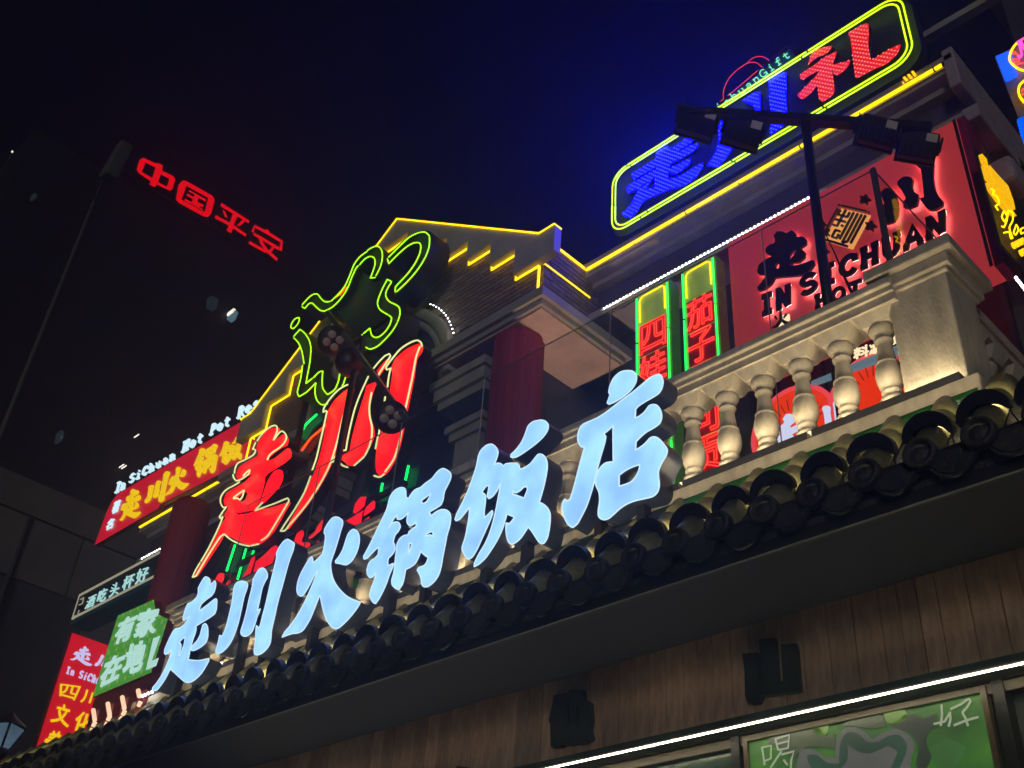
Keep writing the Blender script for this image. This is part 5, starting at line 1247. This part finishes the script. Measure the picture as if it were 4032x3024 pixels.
m = MB(); r = .16
m.lathe([(r * math.sin(math.pi * k / 12), -r * 1.1 * math.cos(math.pi * k / 12)) for k in range(13)], n=20); link('head', m.mesh('head', 'black_metal'), u)
link('yoke', MB().box(-.20, -.175, -.03, .03, -.02, .22).box(.175, .20, -.03, .03, -.02, .22).box(-.2, .2, -.03, .03, .22, .25).mesh('yoke', 'black_metal'), u)

# cream bent rods at the left end of the eave
for k, (a, b, c, w_) in enumerate((((1160,615),(1180,745),(1180,790),'leftmost'), ((1340,535),(1365,680),(1365,715),'second'), ((1520,455),(1548,600),(1550,650),'third'), ((1718,372),(1735,450),(1745,540),'last'))):
    Z6 = ((0, 2600), 3.16); P = [onY(p, 4.72) for p in crop(*Z6, [a, b])]; e = [onY(p, 4.72) for p in crop(*Z6, [(c[0] + 5, c[1] - 25), (c[0] - 25, c[1] + 35)])]
    t = thing('rod_lamp', 'bent cream rod lamp on a dark red box, %s of four from the left' % ('first' if k == 0 else w_), 'lamp', P[0], group='cream rod lamps at the left end of the eave')
    MB().tube(P, .022, 8).build('rod', 'rod_cream', t)
    MB().tube(e, [.024, .020], 8).build('joint', 'rod_cream', t)
    if k < 3:
        f_ = [onY(p, 4.72) for p in crop(*Z6, [(c[0] - 35, c[1] + 60), (c[0] - 75, c[1] + 125) if k < 2 else (c[0] - 175, c[1] + 230)])]
        MB().tube(f_, [.019, .012], 8).build('lower_rod', 'rod_cream', t)
    MB().box(P[0].x - .03, P[0].x + .09, 4.75, 4.95, P[1].z - .15, P[0].z).build('rod_box', 'box_red', t)
st = thing('light_string', 'short string of white bulbs beside the last cream rod', 'light string', onY((570, 2730), 4.74))
led_string([onY(p, 4.74) for p in crop((0, 2600), 3.16, [(1770,442),(1805,430),(1845,412),(1888,397)])], 'led_white', .014, parent=st)
for i, p in enumerate([(703, 2682), (872, 2614)]):
    t = thing('small_lamp', 'tiny bright lamp behind the %s pale blue letter' % ('foot of the first' if i == 0 else 'second'), 'lamp', onY(p, 4.80))
    link('bulb', MB().lathe([(0, -.018), (.016, -.01), (.02, 0), (.014, .016), (0, .02)], n=8).mesh('bulb', 'spark'), t)
    link('stem', MB().tube([(0, .0, -.02), (0, .06, -.05)], .006, 5).mesh('stem', 'black_metal'), t)

# ---------------- right-hand lane: signs on the side elevation and beyond
SXX = -1.74
t = thing('side_neon_sign', 'yellow neon sign on the side wall right of the red panel', 'neon sign', (SXX, 6.6, 7.2))
Y5 = ((3700, 600), 2.37)
for lp in ([(395,10),(440,60),(455,130),(420,90)], [(420,110),(470,165),(500,280),(455,240)], [(468,118),(550,215),(640,310),(690,450),(708,530),(640,440),(520,300),(490,200)], [(460,270),(560,395),(640,490),(720,590),(640,540),(560,450),(480,340)]):
    f = MB(); plate(f, f, [YZ(crop(*Y5, lp), SXX)], pl_X(SXX), (-.03, 0, 0)); f.build('sign_face', 'neon_amber', t)
X3 = lambda p: onX(p, SXX + .01)
neon(t, Y5, [[(480,340),(510,360),(495,390),(540,420),(555,480),(520,500),(545,540)], [(600,550),(580,600),(605,645),(630,600),(600,550)], [(640,545),(625,640),(600,700),(580,690)], [(640,545),(680,560),(680,640),(650,700),(680,800),(665,805),(650,740),(600,750)], [(715,675),(735,720),(710,770),(690,750),(715,675)], [(787,700),(755,720),(760,760),(787,745)]], 0, .006, 'neon_yellow', flat3=X3)
bk = MB().box(SXX - .06, SXX - .04, 6.34, 7.2, 7.2, 8.2).build('backing_board', 'panel_black', t)
for i, (a, b) in enumerate((((690,870),(780,825)), ((760,940),(787,925)))):
    P0, P1 = X3(crop(*Y5, [a])[0]), X3(crop(*Y5, [b])[0]); nb = 4 if i == 0 else 2
    for k in range(nb):
        q = P0.lerp(P1, k / max(nb - 1, 1)); MB().box(q.x - .01, q.x + .01, q.y - .018, q.y + .018, q.z - .018, q.z + .018).build('bead', 'amber_bead', t)
st = thing('side_diode_strip', 'short white diode strip under the side eave at the right edge', 'light strip', onX((4010, 1110), -1.75))
led_string([onX(p, -1.75) for p in crop(*Y5, [(710 + 12 * i, 1168 + 15.5 * i) for i in range(10)])], 'led_white', .010, parent=st)
FY = 9.0
n7 = ((3700, 0), 2.07)
def fan_sign(coil, oval, rays, scroll, label):
    t = thing('fan_neon_sign', label, 'neon sign', onY(crop(*n7, [(560, 600)])[0], FY), group='neon fan signs at the right edge')
    neon(t, n7, [coil], FY, .007, 'neon_blue'); neon(t, n7, [oval], FY - .01, .013, 'neon_yellow')
    neon(t, n7, rays, FY - .01, .009, 'neon_red_outline')
    if scroll: neon(t, n7, scroll, FY - .03, .016, 'neon_pink')
    return t
coil = []
for k in range(9):
    x0, y0 = 458 + 9.5 * k, 462 + 24 * k; w_ = 120 - 3 * k
    coil += [(x0, y0), (x0 + w_, y0 - 50), (x0 + w_ + 4, y0 - 38), (x0 + 6, y0 + 12)]
t = fan_sign(coil, [(690,575),(650,565),(600,530),(570,490),(575,440),(600,385),(630,350)], [[(600,440),(605,420),(640,450)], [(585,505),(595,480),(650,490),(640,505),(590,508)], [(615,545),(640,520),(680,515)], [(650,400),(665,380)]],
         [[(630,345),(650,335),(690,310)], [(645,350),(660,400),(668,450),(650,470),(640,455)], [(665,345),(690,400)]], 'upper neon fan sign with blue coils and a pink scroll at the right edge')
f = MB(); plate(f, f, [XZ(crop(*n7, [(450,470),(590,390),(760,300),(800,900),(640,960)]), FY + .06)], pl_Y(FY + .06), (0, .1, 0)); f.build('backing_board', 'plaster_neon_lit', t)
coil2 = []
for k in range(8):
    x0, y0 = 630 + 7 * k, 978 + 27 * k; coil2 += [(x0, y0), (x0 + 110, y0 - 50), (x0 + 114, y0 - 38), (x0 + 5, y0 + 13)]
fan_sign(coil2, [(690,835),(655,790),(642,740),(655,690),(700,650)], [[(670,745),(680,725),(700,730)], [(665,770),(700,765)]], None, 'lower neon fan sign with blue coils at the right edge')
t = thing('roof_beam', 'plain pale beam jutting out above the right end of the roof sign', 'beam', onY((3700, 110), 6.9))
a, b = onY((3625, 160), 6.9), onY((4020, -70), 6.9); MB().bar(a, b, .09, .075).build('beam', 'plaster_cornice', t); bevel(MB().bar(a + Vector((-.05, 0, 0)), a + Vector((.02, 0, 0)), .11, .10).build('end_cap', 'plaster_cornice', t), .01)
t = thing('yellow_beads', 'row of small amber beads beside the lower right corner of the diode sign', 'light string', onY((3570, 305), 6.45))
for lp in ([(1912,1055),(1945,1035),(1980,1070),(1945,1095)], [(1970,1020),(2005,1000),(2040,1040),(2010,1062)], [(2025,975),(2060,960),(2090,1005),(2065,1030)], [(1905,1110),(1920,1105),(1925,1125),(1910,1130)], [(1920,1160),(1940,1155),(1950,1175),(1930,1185)]):
    f = MB(); plate(f, f, [XZ(crop(*A6, lp), 6.45)], pl_Y(6.45), (0, .02, 0)); f.build('bead', 'amber_bead', t)

# ---------------- thin night haze that carries the colour of the signs
hz = MB().box(-62, 14, -10, 45, -1.2, 48).build('haze', None); hz['kind'] = 'stuff'
hm = bpy.data.materials.new('haze_air'); hm.use_nodes = True; ht = hm.node_tree; ht.nodes.clear()
ho = ht.nodes.new('ShaderNodeOutputMaterial'); hv_ = ht.nodes.new('ShaderNodeVolumePrincipled')
hv_.inputs['Color'].default_value = (.62, .86, 1, 1); hv_.inputs['Density'].default_value = .0095; hv_.inputs['Anisotropy'].default_value = .75
ht.links.new(hv_.outputs[0], ho.inputs['Volume']); hz.data.materials.append(hm)
cy.volume_bounces = 0

t = thing('neighbour_building', 'dark neighbouring building behind the neon fan signs at the right edge', 'building', (2, 11.5, 0))
MB().box(-1.86, 7.5, 9.12, 14, 0, 13.2).build('wall', 'wall_dark', t)
bevel(MB().box(-2.02, 7.6, 9.10, 14.1, 13.21, 13.5).build('cornice', 'plaster_cornice', t), .03)
for k in range(4):
    for z in (6.2, 9.4):
        o = MB().box(.2 + 1.7 * k, 1.2 + 1.7 * k, 9.07, 9.118, z, z + 1.6).build('window', 'glass_dark', t)
        MB().box(.12 + 1.7 * k, 1.28 + 1.7 * k, 9.02, 9.117, z - .1, z - .002).build('sill', 'plaster_cornice', o)

# ---------------- the street to the left and the far towers
LBX = -22.0
t = thing('concrete_building', 'dark concrete building with panel joints behind the signs on the left', 'building', (LBX, 12, 0))
MB().box(LBX - 14, LBX, 2.2, 26, 12.15, 12.9).build('parapet_band', 'concrete', t)
for k in range(12):
    for r_, (z0, z1) in enumerate(((10.78, 12.12), (8.6, 10.74), (6.4, 8.56), (4.2, 6.36), (2.0, 4.16))):
        y0 = 2.2 + 2.0 * k + (.55 if r_ else 0)
        if r_ in (1, 2) and k in (0, 1, 2): continue
        MB().box(LBX - .12, LBX - .05, y0 + .02, y0 + 1.98, z0, z1).build('wall_panel', 'concrete', t)
MB().box(LBX - 14, LBX - .13, 2.2, 26, 0, 12.14).build('core', 'concrete_dark', t)
MB().tube([(LBX - .02, 6.95, 8.0), (LBX - .02, 6.95, 12.1)], .05, 6).build('downpipe', 'concrete_dark', t)
TXX = -45.0
t = thing('office_tower', 'unlit office tower with a few dim lit windows against the night sky', 'tower', (TXX - 8, 19, 0))
MB().box(TXX - 15, TXX - .5, 8, 37, 0, 43).build('tower_body', 'tower_wall', t)
def win(pts, mat):
    f = MB(); plate(f, f, [YZ(pts, TXX)], pl_X(TXX), (-.45, 0, 0)); f.build('window', mat, t)
S1 = ((0, 500), 1.7015)
win(crop(*S1, [(1553,1225),(1565,1215),(1580,1222),(1560,1250),(1550,1240)]), 'spark')
win(crop(*S1, [(1565,1222),(1598,1240),(1580,1290),(1548,1265)]), 'tower_window')
win(crop(*S1, [(1415,1130),(1465,1150),(1450,1215),(1412,1190)]), 'tower_window_dim')
win(crop(*S1, [(232,440),(255,452),(245,470),(228,462)]), 'tower_window_dim')
win(crop(*S2, [(530,650),(562,655),(545,740),(510,745)]), 'tower_window_dim'); win(crop(*S2, [(535,703),(550,706),(540,724),(526,720)]), 'tower_window')
for p in ((1080, 948), (1100, 958), (1210, 686)): win(crop(*S2, [(p[0] - 3, p[1] - 4), (p[0] + 3, p[1] - 3), (p[0] + 3, p[1] + 4), (p[0] - 3, p[1] + 3)]), 'spark')
t = thing('tower_sign', 'four red glowing letters high on the dark tower', 'sign', (TXX, 18, 43))
def tower_letter(groups):
    S, F = MB(), MB()
    for loops in groups: plate(F, S, [YZ(crop(*S1, lp), TXX) for lp in loops], pl_X(TXX), (-.4, 0, 0))
    o = S.build('letter', 'panel_black', t); F.build('letter_face', 'tower_red', o)
tower_letter([[[(960,205),(1048,246),(1060,240),(1092,258),(1085,292),(1160,328),(1175,350),(1155,415),(1138,427),(1050,385),(1038,403),(1000,385),(1010,365),(932,310),(915,285),(935,220)], [(975,238),(1042,272),(1020,342),(950,300)], [(1078,318),(1135,348),(1118,400),(1058,368)]]])
tower_letter([[[(1225,357),(1250,362),(1425,462),(1438,490),(1415,580),(1390,605),(1365,600),(1200,510),(1178,485),(1195,390)], [(1250,395),(1395,475),(1370,570),(1215,485)]],
    [[(1268,422),(1380,485),(1375,500),(1330,476),(1322,500),(1365,522),(1360,538),(1345,530),(1340,540),(1362,552),(1358,560),(1235,492),(1240,480),(1285,504),(1292,482),(1250,460),(1255,445),(1298,468),(1305,452),(1264,432)]]])
tower_letter([[[(1485,508),(1672,628),(1665,645),(1590,600),(1565,655),(1652,718),(1645,735),(1562,680),(1548,712),(1518,695),(1532,660),(1438,610),(1445,590),(1540,640),(1560,582),(1478,530)]], [[(1490,552),(1508,565),(1525,610),(1505,600)]], [[(1625,620),(1642,632),(1605,665),(1588,660)]]])
for st in ([(1692,705),(1706,664),(1790,708),(1888,768),(1878,828)], [(1786,686),(1800,716)], [(1700,716),(1780,762),(1868,815)], [(1742,738),(1752,775),(1790,830),(1858,890)], [(1838,795),(1812,832),(1775,832),(1668,772)]):
    tower_letter([[ribbon(st, 20)]])
MB().bar((TXX - .25, 12.5, 43.4), (TXX - .25, 23.2, 43.4), .2, .2).build('rail', 'tower_wall', t)

def street_pole(p_top, p_bot, Y, label, head=None, r=.10):
    a = onY(p_top, Y); t = thing('street_light', label, 'street light', (a.x, Y, 0), group='street lights at the left')
    MB().tube([(a.x, Y, 0), (a.x, Y, a.z * .5), (a.x, Y, a.z)], [r * 1.5, r * 1.2, r * .8], 10).build('pole', 'pole_paint', t)
    for k in range(4): MB().lathe([(r * 1.25, -.08), (r * 1.35, 0), (r * 1.25, .08)], (a.x, Y, a.z * (.62 + .1 * k)), 10).build('collar', 'pole_paint', t)
    MB().tube([(a.x, Y, a.z), (a.x + .05, Y, a.z + .6), (a.x + .5, Y, a.z + 1.9)], [r * .8, r * .6, r * .5], 8).build('arm', 'black_metal', t)
    if head:
        h = onY(head, Y); m = MB(); q = [(h.x - .25, Y - .3, h.z - .7), (h.x + .35, Y - .3, h.z - .8), (h.x + .45, Y - .2, h.z + .9), (h.x + .1, Y - .2, h.z + .9)]; m.prism(q, (0, .5, 0)); o = m.build('lamp_head', 'pole_paint', t); bevel(o, .1)
street_pole((370, 795), (65, 1475), 8.0, 'slim street light pole with a pale head, left of the tower letters', (450, 650), .075)
a = onY((48, 598), 8.0); t = thing('flagpole', 'tip of a thin pole at the upper left edge', 'pole', (a.x, 8, 0))
MB().tube([(a.x, 8, 0), (a.x, 8, a.z * .7), (a.x, 8, a.z)], [.14, .10, .02], 8).build('shaft', 'pole_paint', t)
MB().lathe([(0, .1), (.04, .05), (.05, 0), (.03, -.05)], (a.x, 8, a.z), 8).build('finial', 'spark', t)
# glass street lantern at the lower left
LNY = 3.6; Z6 = ((0, 2600), 3.16); lc = onY(crop(*Z6, [(60, 940)])[0], LNY)
t = thing('street_lantern', 'four-sided glass street lantern glowing faintly at the lower left edge', 'lantern', (lc.x, LNY, 0))
MB().tube([(lc.x, LNY, 0), (lc.x, LNY, lc.z - .15)], .035, 10).build('post', 'black_metal', t)
for k in range(4):
    c_, s_ = math.cos(math.pi / 2 * k + .5), math.sin(math.pi / 2 * k + .5)
    rot = lambda x, y: (lc.x + x * c_ - y * s_, LNY + x * s_ + y * c_)
    q = [(*rot(-.05, -.05), lc.z - .11), (*rot(.05, -.05), lc.z - .11), (*rot(.105, -.105), lc.z + .08), (*rot(-.105, -.105), lc.z + .08)]
    MB().add(q, [(0, 1, 2, 3)]).build('pane', 'lantern_glass', t)
    MB().tube([q[0], q[3]], .012, 6).build('rib', 'black_metal', t)
MB().lathe([(.165, .08), (.15, .10), (.06, .165), (.015, .21), (0, .215)], (lc.x, LNY, lc.z), 16).build('cap', 'black_metal', t)
MB().lathe([(.05, -.17), (.085, -.14), (.08, -.115), (0, -.11)], (lc.x, LNY, lc.z), 14).build('collar', 'black_metal', t)
